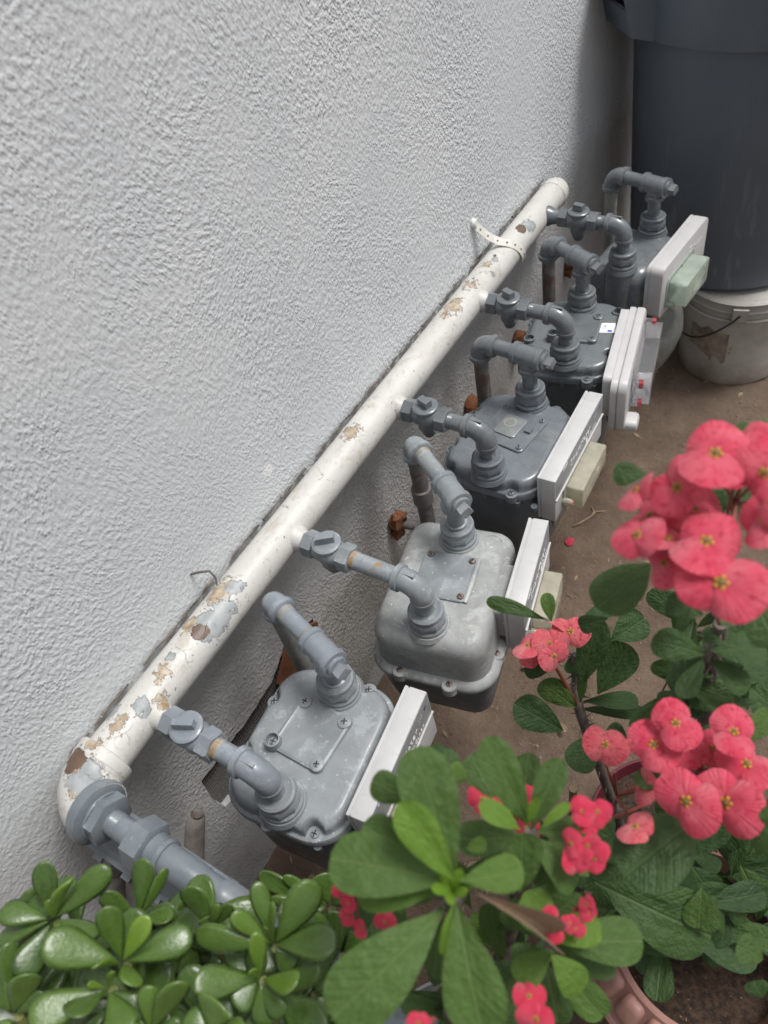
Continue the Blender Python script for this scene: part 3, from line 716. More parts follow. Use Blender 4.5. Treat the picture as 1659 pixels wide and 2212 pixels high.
# third
mid, rz, L = frame(*SP[2])
t, zt = meter('m', 'slate grey gas meter with a small round dial window on its lid plate', (*mid, LZ), rz, 'A', (GREY_M, GREY_D, GREY_M, GREY_M), [(0, -L), (0, L)], (-.004, .018, R2(-10), .046, 'dial'), [(-.094, .050), (-.094, -.045), (-.072, -.100), (.046, -.106), (.040, .107)], cx=-.004)
module(t, 'square', .086, -.092, .130, zt + .020, .098, .031)
# fourth
mid, rz, L = frame(*SP[3])
t, zt = meter('m', 'greenish grey gas meter with a white sticker on its lid', (*mid, LZ), rz, 'A', (GREY_G, GREY_D, GREY, GREY_G), [(0, -L), (0, L)], (.004, .010, R2(0), .044, 'raised'), [(-.078, -.062), (.046, -.112), (.078, -.055), (.072, .075), (.02, .110), (-.09, .05)], cx=-.002)
module(t, 'long', .094, -.160, .088, zt + .012, .118, .030)
b = MB(); b.box((.058, .018, zt + .0008), (.017, .015, .0003), M.Rotation(.1, 3, 'Z')); stk = b.build('sticker', INK, t)
text_part('lettering', 'OK', .010, DARKINK, stk, M.Translation((.055, .020, zt + .0014)) @ M.Rotation(R2(80), 4, 'Z'), .0001)
b = MB(); b.box((.066, .009, zt + .0013), (.004, .003, .0002)); b.build('printed_square', BLUEINK, stk)
b = MB(); b.lathe((.072, .075, zt - .03), (0, 0, 1), [(0, .0125), (.030, .0115), (.0305, .0095), (.012, .009)], 18); b.build('screw_boss', GREY_G, t)
b = MB(); b.lathe((-.078, -.035, zt - .03), (0, 0, 1), [(0, .0115), (.036, .0110), (.0365, .0088), (.018, .008)], 18); b.build('screw_boss', GREY_G, t)
# farthest
mid, rz, L = frame(*SP[4])
t, zt = meter('m', 'farthest gas meter, dark grey tall lid in front of the bin', (*mid, LZ), rz, 'C', (GREY, GREY_S, GREY, GREY), [(0, -L), (0, L)], None, [(-.082, -.02), (-.05, -.100), (.03, -.106), (.078, -.06), (-.08, .07)], hx=.090, hy=.112, cx=-.006, body_h=.28)
module(t, 'round', .062, -.096, .130, zt + .026, .118, .036)

# ------------------------------------------------------------------ shutoff valves with arms
def arc(c, a, bdir, R, n=9):
    """quarter bend: centre-line from direction a (arriving) to bdir (leaving); c = corner point"""
    a = V(a); bdir = V(bdir); c = V(c); o = c - a * R + bdir * R
    return [o - bdir * R * math.cos(k * math.pi / 2 / (n - 1)) + a * R * math.sin(k * math.pi / 2 / (n - 1)) for k in range(n)]
PR = .01335
VL = ['gas shutoff valve and elbow of the nearest meter, pale blue grey paint', 'gas shutoff valve with the longest arm, on the pale aluminium meter', 'gas shutoff valve and elbow of the slate meter with dial window', 'gas shutoff valve and elbow of the meter with white sticker', 'gas shutoff valve and elbow at the far end of the white pipe']
VM = [GREY_LP, ALU_P, GREY, GREY, GREY]
TANG = [(.0045, .014, R2(115)), (.0048, .013, R2(125)), (.0062, .011, R2(70)), (.0058, .011, R2(65)), (.0062, .011, R2(78))]
VX = [.121, .123, .118, .121, .131]
for i in range(5):
    sx, sy = SP[i][0]; m = VM[i]; vx = VX[i]
    t = thing('shutoff_valve', VL[i], 'gas valve', (vx, JY[i], HZ), 0, 'shutoff valves along the white pipe')
    dy = sy - JY[i]
    b = MB()
    b.lathe((-.042, 0, 0), X, [(0, .0160), (.002, .0205), (.019, .0205), (.021, .018)], 6, ph=.52)
    b.lathe((.021, 0, 0), X, [(0, .018), (.002, .0215), (.018, .0215), (.020, .019)], 6, ph=.52)
    b.lathe((-.022, 0, 0), X, [(0, .016), (.008, .0195), (.022, .0200), (.036, .0195), (.044, .0165)], 20)
    b.lathe((0, 0, -.030), (0, 0, 1), [(0, .0145), (.006, .0168), (.026, .0185), (.042, .0192), (.045, .0188)], 22)
    b.build('valve_body', m, t)
    b = MB(); b.lathe((0, 0, .015), (0, 0, 1), [(0, .0205), (.0015, .0218), (.0045, .0218), (.0060, .0200), (.0064, .017)], 26)
    w, l, a = TANG[i]; mr = M.Rotation(a, 3, 'Z'); b.box((0, 0, .026), (w, l, .0075), mr); b.build('tang', m, t)
    b = MB(); b.lathe((0, 0, -.030), (0, 0, -1), [(0, .013), (.006, .0125), (.0065, .0105), (.012, .0098), (.014, .006)], 16); b.build('bottom_nut', GREY_D if i > 1 else m, t)
    ex = sx - vx
    b = MB(); n0, n1 = .040, ex - .020
    b.lathe((n0, 0, 0), X, [(0, PR)] + [p for k in range(5) for p in ((.001 + .002 * k, PR * .965), (.002 + .002 * k, PR))] + [(n1 - n0, PR)], 20); b.build('arm_pipe', m, t)
    if i < 2:
        for xx, ww in ((n0 + .001, .010), (n1 - .004, .005)):
            b = MB(); b.lathe((xx, 0, 0), X, [(0, PR)] + [q for k in range(int(ww / .0018)) for q in ((.0006 + .0018 * k, PR + .0007), (.0015 + .0018 * k, PR + .0001))] + [(ww, PR)], 20, False, False); b.build('thread', THREAD, t)
    b = MB(); Rb = .026
    pts = [V((ex - Rb - .010, 0, 0))] + arc((ex, 0, 0), (1, 0, 0), (0, 0, -1), Rb, 12) + [V((ex, 0, -Rb - .006))]
    b.tube(pts, .0172, 20)
    b.lathe((ex - Rb - .012, 0, 0), X, [(0, .0180), (.0015, .0200), (.009, .0202), (.0105, .0175)], 20)
    b.lathe((ex, 0, -Rb - .008), (0, 0, 1), [(0, .0165), (.0015, .0182), (.006, .0182), (.0075, .017)], 20)
    b.box((ex - Rb + .006, .0, .0165), (.014, .0022, .0010))
    b.build('elbow', m, t)
    zb = LZ + .028 - HZ
    b = MB(); b.lathe((ex, 0, -Rb - .004), (0, 0, -1), [(0, PR), (-zb - Rb - .004, PR), (-zb - Rb - .003, .0165), (-zb - Rb + .012, .0165)], 20); b.build('drop_nipple', m, t)

# ------------------------------------------------------------------ outlet pipes
OL = ['outlet pipe with tee and plug on the nearest meter, chipped blue grey paint', 'rust spotted outlet pipe with tee and plug on the aluminium meter', 'grey outlet pipe with tee over the slate meter, dusty riser behind', 'grey outlet pipe with tee and brown rusty riser by the sticker meter', 'grey outlet pipe with tee and square plug against the dark bin']
OM = [GREY_LP, ALU_P, GREY, GREY, GREY]; RM = [RISER_G, RISER, RISER, RISER, RISER_G]
EL = [(.098, .199), (.132, .540), (.122, .800), (.112, 1.128), (.138, 1.410)]
TZ = .692
for i in range(5):
    ox, oy = SP[i][1]; ex, ey = EL[i]; m = OM[i]
    dv = V((ox - ex, oy - ey)); D = dv.length; rz = math.atan2(dv.y, dv.x)
    t = thing('outlet_pipe', OL[i], 'gas pipe', (ox, oy, TZ), rz, 'outlet pipes on the wall side of the meters')
    b = MB(); b.lathe((-.030, 0, 0), X, [(0, .0172), (.001, .0198), (.009, .0200), (.0105, .0178), (.046, .0178), (.0475, .0200), (.056, .0198), (.057, .0172)], 22)
    b.lathe((0, 0, 0), (0, 0, -1), [(.004, .0172), (.020, .0174), (.0215, .0196), (.029, .0196), (.030, .017)], 22); b.build('tee', m, t)
    b = MB(); b.lathe((.024, 0, 0), X, [(0, .0145), (.008, .0145), (.009, .011)], 18); b.box((.0385, 0, 0), (.0075, .0078, .0078), M.Rotation(.5, 3, 'X')); b.build('plug', m, t)
    b = MB(); b.lathe((0, 0, -.028), (0, 0, -1), [(0, PR), (.036, PR), (.037, .0165), (.052, .0165)], 20); b.build('drop_nipple', m, t)
    b = MB(); b.lathe((-D + .024, 0, 0), X, [(0, PR), (D - .052, PR)], 20); b.build('run_pipe', m, t)
    if i < 2:
        for xx, ww in ((-D + .036, .009), (-.036, .006)):
            b = MB(); b.lathe((xx, 0, 0), X, [(0, PR)] + [q for k in range(int(ww / .0018)) for q in ((.0006 + .0018 * k, PR + .0007), (.0015 + .0018 * k, PR + .0001))] + [(ww, PR)], 20, False, False); b.build('thread', THREAD, t)
    b = MB(); Rb = .026
    pts = [V((-D + Rb + .008, 0, 0))] + arc((-D, 0, 0), (-1, 0, 0), (0, 0, -1), Rb, 12) + [V((-D, 0, -Rb - .008))]
    b.tube(pts, .0172, 20)
    b.lathe((-D + Rb + .010, 0, 0), (-1, 0, 0), [(0, .0180), (.0015, .0200), (.009, .0202), (.0105, .0175)], 20)
    b.lathe((-D, 0, -Rb - .010), (0, 0, 1), [(0, .0180), (.0015, .0200), (.009, .0202), (.0105, .0175)], 20); b.build('elbow', m, t)
    b = MB(); b.lathe((-D, 0, -Rb), (0, 0, -1), [(0, PR), (TZ - Rb + .02, PR)], 20)
    if i == 1: b.lathe((-D, 0, -.11), (0, 0, -1), [(0, PR), (.001, .0175), (.034, .0175), (.035, PR)], 20)
    b.build('riser', RM[i], t)

# ------------------------------------------------------------------ flanged housing right below the inlet pipe
t = thing('regulator_housing', 'narrow dark grey flanged housing directly below the inlet pipe, half under jade leaves', 'regulator', (.23, -.140, .40))
b = MB(); b.loft([[V((p[0], p[1], z)) for p in rrect(.19 - i, .030 - i, .012, 6)] for z, i in ((.198, .002), (.199, 0), (.206, 0), (.2075, .0015), (.2078, .006), (.213, .009), (.215, .012))]); b.build('flange', INLET, t)
b = MB(); b.loft([[V((p[0], p[1], z)) for p in rrect(.186 - i, .026 - i, .012, 6)] for z, i in ((.186, .0), (.187, 0), (.195, 0), (.196, .0015))]); b.build('lower_flange', GREY, t)
b = MB(); b.loft([[V((p[0], p[1], z)) for p in rrect(.180 - i, .022 - i, .012, 6)] for z, i in ((0, .02), (.02, .004), (.05, 0), (.186, 0))]); b.build('body', GREY_D, t)
for k in range(7):
    b = MB(); b.box((-.16 + .05 * k, -.0315, .2025), (.007, .004, .0035)); b.build('flange_tab', INLET, t)

# ------------------------------------------------------------------ bits on the wall
def lump(b, c, r, seed, sq=(1, 1, 1), amp=.45):
    rings = []
    for i in range(1, 8):
        th = math.pi * i / 8
        rings.append([V(c) + V((math.sin(th) * math.cos(a) * sq[0], math.sin(th) * math.sin(a) * sq[1], math.cos(th) * sq[2])) * r * (1 + amp * NZ.noise(V((math.sin(th) * math.cos(a) * 1.8, math.sin(th) * math.sin(a) * 1.8 + seed, math.cos(th) * 1.8)))) for a in [6.283 * k / 12 for k in range(12)]])
    b.loft(rings)
for k, (y, z, lab, ln) in enumerate([(.600, .362, 'rusty pipe stub with flaking lump of rust behind the aluminium meter', .075), (.936, .386, 'flaky rust lump on the wall behind the slate meter', .02), (1.180, .384, 'ragged rusty bracket end below the riser of the sticker meter', .02), (1.50, .40, 'pale rusty stub on the wall behind the farthest valve', .03)]):
    t = thing('rusty_stub', lab, 'pipe stub', (0, y, z), 0, 'rusty stubs on the wall')
    b = MB(); lump(b, (.012, 0, .008), .022, k * 3.1, (.7, .9, 1.1)); lump(b, (.010, -.006, -.022), .014, k * 5.3 + 1); lump(b, (.016, .008, .016), .013, k * 2.3 + 2); b.build('rust_flakes', RUST, t)
    b = MB(); b.lathe((0, .0, 0), (1, .25, -.05), [(0, .011), (ln, .0105), (ln + .001, .008)], 14); b.build('stub_pipe', RISER, t)
TILT = M.Translation((0, 0, .15)) @ M.Rotation(R2(-32), 4, 'X') @ M.Translation((0, 0, -.15))
for y, z, lab in ((-.046, .357, 'grey wooden peg with rusty bolt head below the white elbow, beside the wall vent'), (-.176, .455, 'grey wooden peg with dark bolt head behind the jade leaves')):
    t = thing('wooden_peg', lab, 'wooden peg', (.0, y, z - .15), 0, 'wooden pegs on the wall')
    b = MB(); b.lathe((.006, 0, 0), (0, 0, 1), [(.03, .019), (.06, .018), (.10, .0175), (.140, .0165), (.149, .011)], 14); b.build('peg', WOOD, t, mw=TILT)
    b = MB(); b.lathe((.010, 0, .149), (.25, -.1, 1), [(0, .010), (.004, .0105), (.006, .008), (.004, .005)], 14); b.build('bolt_head', RISER, t, mw=TILT)

# ------------------------------------------------------------------ bin on a bucket
bk = thing('plastic_bucket', 'dirty white plastic bucket upright on the dirt, carrying the dark bin', 'bucket', (.385, 1.765, 0))
b = MB(); b.lathe((0, 0, 0), (0, 0, 1), [(.0, .130), (.004, .136), (.24, .148), (.242, .150)], 48); b.build('pail', BUCK, bk)
b = MB()
for z in (.222, .248, .272): b.lathe((0, 0, z), (0, 0, 1), [(0, .1475), (.001, .1555), (.004, .1565), (.0055, .1500)], 48, False, False)
b.lathe((0, 0, .24), (0, 0, 1), [(0, .1495), (.038, .1510), (.040, .146), (.036, .143)], 48)
b.build('rim', BUCK, bk)
b = MB(); aa = R2(-78); b.box((.1575 * math.cos(aa), .1575 * math.sin(aa), .250), (.006, .018, .017), M.Rotation(aa, 3, 'Z')); b.build('handle_ear', BUCK, bk)
b = MB(); pth = []
for k in range(16):
    u = k / 15; a = R2(-78 - 95 * u); r = .166 - .008 * math.sin(math.pi * u); pth.append((r * math.cos(a), r * math.sin(a), .252 - .115 * math.sin(math.pi * min(1, u * .85)) ** .9))
b.tube(pth, .0024, 8); b.build('wire_handle', BLACK, bk)
b = MB()   # remnant of a brown paper label
A0, A1 = R2(-128), R2(-84); pts = []
def lab_pt(u, v):
    a = A0 + (A1 - A0) * u; z = .075 + .12 * v; r = .136 + .012 * z / .24 + .0010; return V((r * math.cos(a), r * math.sin(a), z))
n = 14
for k in range(n):
    u0, u1 = k / n, (k + 1) / n
    lo = [.32 + .30 * NZ.noise(V((u * 6, 2, 2))) - .25 * u for u in (u0, u1)]; hi = [.92 + .10 * NZ.noise(V((u * 5, 7, 2))) - .12 * abs(u - .5) for u in (u0, u1)]
    b.add([lab_pt(u0, lo[0]), lab_pt(u1, lo[1]), lab_pt(u1, hi[1]), lab_pt(u0, hi[0])], [(0, 1, 2, 3)])
b.build('torn_label', plain('brown_label_residue', (.27, .225, .18), .8, var=.45, scale=45), bk)

bn = thing('trash_bin', 'big dark blue grey round plastic bin standing on the white bucket', 'bin', (.300, 1.885, .283))
b = MB(); b.lathe((0, 0, 0), (0, 0, 1), [(.0, .225), (.004, .243), (.014, .2495), (.020, .2505), (.60, .276), (.64, .278)], 96, True, False); b.build('bin_body', BINM, bn)
b = MB(); b.lathe((0, 0, 0), (0, 0, 1), [(.58, .2765), (.581, .293), (.586, .2945), (.73, .303), (.742, .306), (.748, .304), (.750, .296), (.742, .285), (.62, .270)], 96, False, False); b.build('rim_band', BINM, bn)
for a0, nm in ((R2(-138), 0), (R2(42), 1)):
    b = MB(); ca, sa = math.cos(a0), math.sin(a0); e = V((ca, sa, 0)); f = V((-sa, ca, 0)); u = V((0, 0, 1))
    hw = .075
    def P(r, s, z): return e * r + f * s + u * z
    # hood shaped grip: side cheeks, front panel below the opening, and lower shelf
    for s in (-1, 1):
        b.loft([[P(.285, s * hw, .585), P(.335, s * hw * .9, .600), P(.375, s * hw * .82, .74), P(.285, s * hw, .76)], [P(.285, s * (hw - .009), .585), P(.333, s * (hw * .9 - .009), .604), P(.370, s * (hw * .82 - .009), .74), P(.285, s * (hw - .009), .76)]])
    b.loft([[P(.290, -hw, .583), P(.336, -hw * .9, .598), P(.336, hw * .9, .598), P(.290, hw, .583)], [P(.290, -hw, .590), P(.332, -hw * .9, .606), P(.332, hw * .9, .606), P(.290, hw, .590)]])
    b.loft([[P(.336, -hw * .9, .598), P(.350, -hw * .87, .650), P(.350, hw * .87, .650), P(.336, hw * .9, .598)], [P(.330, -hw * .9, .600), P(.344, -hw * .87, .652), P(.344, hw * .87, .652), P(.330, hw * .9, .600)]])
    b.loft([[P(.370, -hw * .82, .725), P(.376, -hw * .82, .745), P(.376, hw * .82, .745), P(.370, hw * .82, .725)], [P(.285, -hw, .755), P(.285, -hw, .765), P(.285, hw, .765), P(.285, hw, .755)]])
    b.tube([P(.300, -hw * .8, .66), P(.318, 0, .665), P(.300, hw * .8, .66)], .005, 8)
    b.build('handle', BINM, bn)

# ------------------------------------------------------------------ leaves
def leaf_mesh(kind, var, seed):
    rnd = random.Random(seed); b = MB(); nu, nv = 11, 6
    def half(t):
        if kind == 'jade': return .5 * (max(0, t) ** .55 * (1 - max(0, t - .0) ** 3.0) ** .55) * (0.42 + .58 * t) / .72
        if kind == 'crown': return .5 * max(.035, (t ** 1.05 * max(0, 1 - t) ** .40) / .470)
        return .5 * math.sin(math.pi * t ** .9)
    vs = []; edge = []
    if kind == 'crown': nu = 13
    for layer in ((0, 1) if kind == 'jade' else (0,)):
        for i in range(nu + 1):
            t = i / nu; t = t if kind == 'jade' else t
            if kind == 'crown': t = 1 - (1 - i / nu) ** 1.3
            if kind == 'jade': t = .02 + .98 * (1 - (1 - i / nu) ** 1.35)
            w = max(half(t), .012 if kind == 'jade' else .012)
            if i == nu: w = .03 if kind == 'jade' else .10
            for j in range(nv + 1):
                s = -1 + 2 * j / nv; s = math.copysign(abs(s) ** .85, s) if kind == 'jade' else s
                z = var[0] * (t * t) + var[1] * math.sin(math.pi * t) * .5
                x = s * w
                if kind == 'jade':
                    th = .055 * math.sqrt(max(0, 1 - s * s)) * math.sqrt(max(0.0, 1 - (2 * t - 1) ** 4)) ** .8
                    z += th if layer == 0 else -th
                    z += var[2] * x * x * 1.4
                else:
                    z += var[2] * abs(x) * .55 - abs(x) ** 2 * .35
                    z += (.018 + .02 * abs(var[3])) * math.sin(9 * t + seed) * abs(s) ** 2
                    z += var[3] * x * t
                vs.append((x, t, z)); edge.append(max(abs(s) ** 3, (t - .0) ** 14))
    fs = []
    L = (nu + 1) * (nv + 1)
    for layer in range(2 if kind == 'jade' else 1):
        for i in range(nu):
            for j in range(nv):
                a = layer * L + i * (nv + 1) + j; fs.append((a, a + 1, a + nv + 2, a + nv + 1) if layer == 0 else (a, a + nv + 1, a + nv + 2, a + 1))
    me = bpy.data.meshes.new(kind + '_leaf'); me.from_pydata(vs, [], fs)
    at_ = me.attributes.new('edge', 'FLOAT', 'POINT'); at_.data.foreach_set('value', edge)
    if kind == 'jade':
        bm = bmesh.new(); bm.from_mesh(me); bmesh.ops.remove_doubles(bm, verts=bm.verts, dist=.0008); bmesh.ops.recalc_face_normals(bm, faces=bm.faces); bm.to_mesh(me); bm.free()
    me.polygons.foreach_set('use_smooth', [True] * len(me.polygons))
    return me
JM = []; CM = []; DM = []
for k in range(5):
    rr = random.Random(k + 40); m = leaf_mesh('jade', (rr.uniform(-.18, .10), rr.uniform(-.05, .12), rr.uniform(-.1, .5)), k); m.materials.append(JADE); JM.append(m)
for k in range(7):
    rr = random.Random(k + 60); v = (rr.uniform(-.28, .02), rr.uniform(.0, .20), rr.uniform(.1, .55), rr.uniform(-.35, .35))
    m = leaf_mesh('crown', v, k + 3); m.materials.append(CROWN); CM.append(m)
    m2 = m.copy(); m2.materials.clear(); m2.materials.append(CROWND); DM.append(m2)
FOLD = leaf_mesh('crown', (-.15, .25, 1.7, .1), 5); FOLD.materials.append(CROWN)

def put_leaf(root, me, b0, t0, w, nrm=None, tone=0.0, roll=0.0):
    """leaf from world point b0 to t0, width w, facing nrm"""
    b0 = V(b0); t0 = V(t0); y = t0 - b0; L = y.length; y.normalize()
    if nrm is None: nrm = (CP - b0).normalized() * .6 + V((0, 0, 1)) * .6
    z = nrm - y * nrm.dot(y)
    if z.length < .05: z = y.orthogonal()
    z.normalize()
    if roll: z = (M.Rotation(roll, 3, y) @ z)
    x = y.cross(z)
    zs = (L + w) * .5
    m4 = M(((x.x * w, y.x * L, z.x * zs, b0.x), (x.y * w, y.y * L, z.y * zs, b0.y), (x.z * w, y.z * L, z.z * zs, b0.z), (0, 0, 0, 1)))
    o = bpy.data.objects.new('leaf', me); COL.objects.link(o); o.parent = root
    o.matrix_basis = M.Translation(-root.location) @ m4
    o['tone'] = float(tone)
    return o
def stem(root, pts, r0, r1, mat, name='stem', n=10, thorns=0, seed=1):
    pts = [V(p) - root.location for p in pts]; sm = []
    for i in range(len(pts) - 1):
        for k in range(5): sm.append(pts[i].lerp(pts[i + 1], k / 5))
    sm.append(pts[-1])
    for _ in range(2): sm = [sm[0]] + [(sm[i - 1] + sm[i] * 2 + sm[i + 1]) / 4 for i in range(1, len(sm) - 1)] + [sm[-1]]
    rd = [r0 + (r1 - r0) * i / (len(sm) - 1) for i in range(len(sm))]
    b = MB(); b.tube(sm, rd, n); o = b.build(name, mat, root)
    if thorns:
        rr = random.Random(seed); b = MB()
        for k in range(thorns):
            i = rr.randrange(len(sm) - 1); p = sm[i].lerp(sm[i + 1], rr.random()); t = (sm[i + 1] - sm[i]).normalized(); d = (M.Rotation(rr.random() * 6.28, 3, t) @ t.orthogonal()).normalized()
            L = rr.uniform(.008, .018); b.lathe(p + d * rd[i] * .8, d + t * rr.uniform(-.2, .4), [(0, .0013), (L, .0002)], 4)
        b.build('thorn', STEMW, o)['kind'] = 'stuff'
    return o

def pot(name, label, c, r, h, mat, rim='plain', cat='flower pot'):
    t = thing(name, label, cat, (c[0], c[1], 0))
    b = MB()
    b.lathe((0, 0, 0), (0, 0, 1), [(0, r * .49), (.004, r * .52), (h * .80, r * .90), (h * .802, r * .93)], 56, True, False); b.build('pot_wall', mat, t)
    b = MB()
    if rim == 'plain': b.lathe((0, 0, 0), (0, 0, 1), [(h * .80, r * .925), (h * .80, r * .985), (h * .985, r * 1.0), (h, r * .99), (h, r * .955), (h * .97, r * .94), (h * .75, r * .87)], 56, False, False)
    else:
        b.lathe((0, 0, 0), (0, 0, 1), [(h - .074, r * .92), (h - .064, r + .041), (h - .052, r + .044), (h - .047, r + .040), (h - .046, r + .033), (h - .006, r + .005), (h - .001, r + .003), (h, r), (h - .003, r - .005), (h - .10, r * .84)], 72, False, False)
    rm = b.build('rim', mat, t)
    if rim != 'plain':
        n = 22
        for k in range(n):
            a = 2 * math.pi * k / n; wa = math.pi / n * .86; b = MB(); rings = []
            for ins, out in ((0, 0.0), (.10, .010), (.30, .016), (.55, .018)):
                rg = []
                for (u, v) in rrect(1 - ins, 1 - ins, .55 * (1 - ins), 5):
                    q = (v + 1) / 2; zz = h - .043 + .036 * q; rb = r + .031 - .025 * q; aa = a + wa * u
                    rg.append(V(((rb + out * .45 - .001) * math.cos(aa), (rb + out * .45 - .001) * math.sin(aa), zz + out * .45)))
                rings.append(rg)
            b.loft(rings, False, True); b.build('scallop', mat, rm)
    b = MB(); nr = 12; ns = 40; vs = [(0, 0, h * .86)]; fs = []
    for i in range(1, nr + 1):
        for k in range(ns):
            a = 6.2832 * k / ns; q = r * .90 * i / nr; x, y = q * math.cos(a), q * math.sin(a)
            vs.append((x, y, h * .86 + (.006 * NZ.noise(V((x * 30 + c[0] * 9, y * 30, 0))) + .004 * NZ.noise(V((x * 90, y * 90, 3)))) * (1 if i < nr else 0)))
    for k in range(ns): fs.append((0, 1 + k, 1 + (k + 1) % ns))
    for i in range(nr - 1):
        for k in range(ns):
            a = 1 + i * ns; fs.append((a + k, a + ns + k, a + ns + (k + 1) % ns, a + (k + 1) % ns))
    b.add(vs, fs); b.build('soil', SOIL, t, sharp=80)
    return t

POT_RED = (.652, .332); POT_PINK = (.735, .142); POT_FRONT = (.50, -.13); POT_JADE = (.34, -.29)
pot('flower_pot', 'dark red plastic pot under the pink flowers', POT_RED, .127, .165, POTR)
pot('flower_pot', 'terracotta pink pot with scalloped rim at the lower right corner', POT_PINK, .110, .40, POTP, 'scallop')
pot('flower_pot', 'plain grey pot beneath the foreground leaf rosette', POT_FRONT, .11, .22, plain('grey_pot', (.2, .2, .2), .6))
pot('flower_pot', 'plain brown pot beneath the jade plant', POT_JADE, .14, .30, plain('brown_pot', (.16, .09, .06), .6))

# ------------------------------------------------------------------ jade plant
jade = thing('jade_plant', 'glossy green jade plant with thick rounded leaves in the lower left corner', 'plant', (POT_JADE[0], POT_JADE[1], .26))
jr = random.Random(11)
def Z7(zx, zy): return (zx * .4822 / 1.0416, (1800 + zy * .4822) / 1.0416)
# rosette: centre, depth, then leaves (tip, width, depth change, youth)
ROS = [
 ((245, 560), .68, [((205, 320), 105, .00, 0), ((310, 385), 92, -.02, .65), ((480, 345), 120, .015, 0), ((25, 520), 110, .02, 0), ((150, 480), 80, .03, 0), ((10, 640), 120, .01, 0), ((110, 800), 125, -.02, 0), ((300, 620), 70, .02, .15), ((440, 600), 90, .03, 0), ((230, 480), 50, -.02, .5)]),
 ((648, 548), .70, [((665, 310), 108, .0, .05), ((770, 365), 62, .01, .15), ((490, 450), 85, .01, 0), ((785, 540), 80, .015, .1), ((560, 640), 80, .04, 0), ((740, 640), 80, .04, 0)]),
 ((570, 762), .64, [((500, 525), 110, .0, .1), ((672, 575), 98, -.03, .8), ((240, 670), 170, -.01, .12), ((860, 640), 130, .02, 0), ((630, 830), 100, -.04, .25), ((450, 770), 65, -.03, .5)]),
 ((505, 880), .63, [((170, 1010), 150, -.01, .12), ((570, 1080), 150, -.02, .08), ((330, 990), 120, -.015, .1), ((420, 860), 36, -.02, .6), ((640, 1000), 120, .01, 0), ((520, 800), 40, -.02, .5)]),
 ((985, 608), .69, [((890, 425), 120, .0, .05), ((1005, 520), 42, -.01, .2), ((1070, 500), 60, .01, .1), ((960, 560), 60, .02, .0)]),
 ((1275, 678), .66, [((1205, 415), 92, .01, .1), ((1105, 550), 90, .005, .25), ((1268, 505), 62, -.02, .35), ((1450, 435), 140, .0, .1), ((1535, 660), 150, -.01, .05), ((945, 640), 120, .02, .1), ((1350, 780), 95, .0, 0), ((1240, 600), 40, -.01, .5)]),
 ((1215, 835), .63, [((1195, 650), 85, -.03, .45), ((935, 860), 130, -.01, .1), ((1370, 850), 115, -.03, .3), ((1110, 950), 115, .0, .05), ((1300, 1000), 110, .0, .0), ((1175, 800), 60, -.02, .6), ((1230, 1040), 120, .0, 0)]),
 ((700, 1080), .62, [((690, 895), 92, -.01, .15), ((830, 870), 130, .0, .1), ((560, 960), 90, .02, .1), ((840, 1090), 120, 0, .0), ((600, 1070), 60, -.02, .5)]),
 ((985, 1090), .60, [((990, 940), 165, .0, .2), ((880, 1010), 100, .02, 0), ((1130, 1080), 110, .01, .1)]),
 ((60, 1000), .66, [((40, 700), 90, .03, 0), ((130, 830), 120, -.0, .05), ((-40, 860), 110, .0, 0), ((200, 930), 100, .03, 0), ((10, 1080), 110, 0, .1)]),
 ((1540, 500), .76, [((1240, 365), 95, .02, 0), ((1345, 370), 62, .01, .1), ((1500, 360), 110, .0, .1), ((1610, 420), 90, .01, 0), ((1290, 470), 55, .01, .1), ((1420, 520), 80, .02, 0)]),
 ((1460, 900), .70, [((1540, 650), 95, .02, 0), ((1480, 760), 70, .02, 0), ((1400, 1030), 120, -.01, 0), ((1560, 820), 100, .02, 0), ((1540, 990), 120, 0, .05), ((1640, 880), 80, .02, 0)]),
 ((1590, 720), .74, [((1560, 540), 90, 0, 0), ((1680, 640), 90, .01, 0), ((1500, 700), 90, .02, 0), ((1660, 800), 90, .01, 0)]),
]
for k in range(95):   # shaded leaves deeper in the clump
    px, py = jr.uniform(-30, 730), jr.uniform(1960, 2260); d = jr.uniform(.70, .80); a = jr.random() * 6.28; L = jr.uniform(80, 140)
    if px < 250 and py < 2000: continue
    b0 = at(px, py, d + .02); t0 = at(px + L * math.cos(a), py + L * math.sin(a), d + jr.uniform(-.02, .03))
    put_leaf(jade, jr.choice(JM), b0, t0, L * jr.uniform(.62, .85) / 1661 * d, (CP - b0).normalized() + V((jr.uniform(-.9, .9), jr.uniform(-.9, .9), .3)), jr.choice((0, 0, 0, .15)))
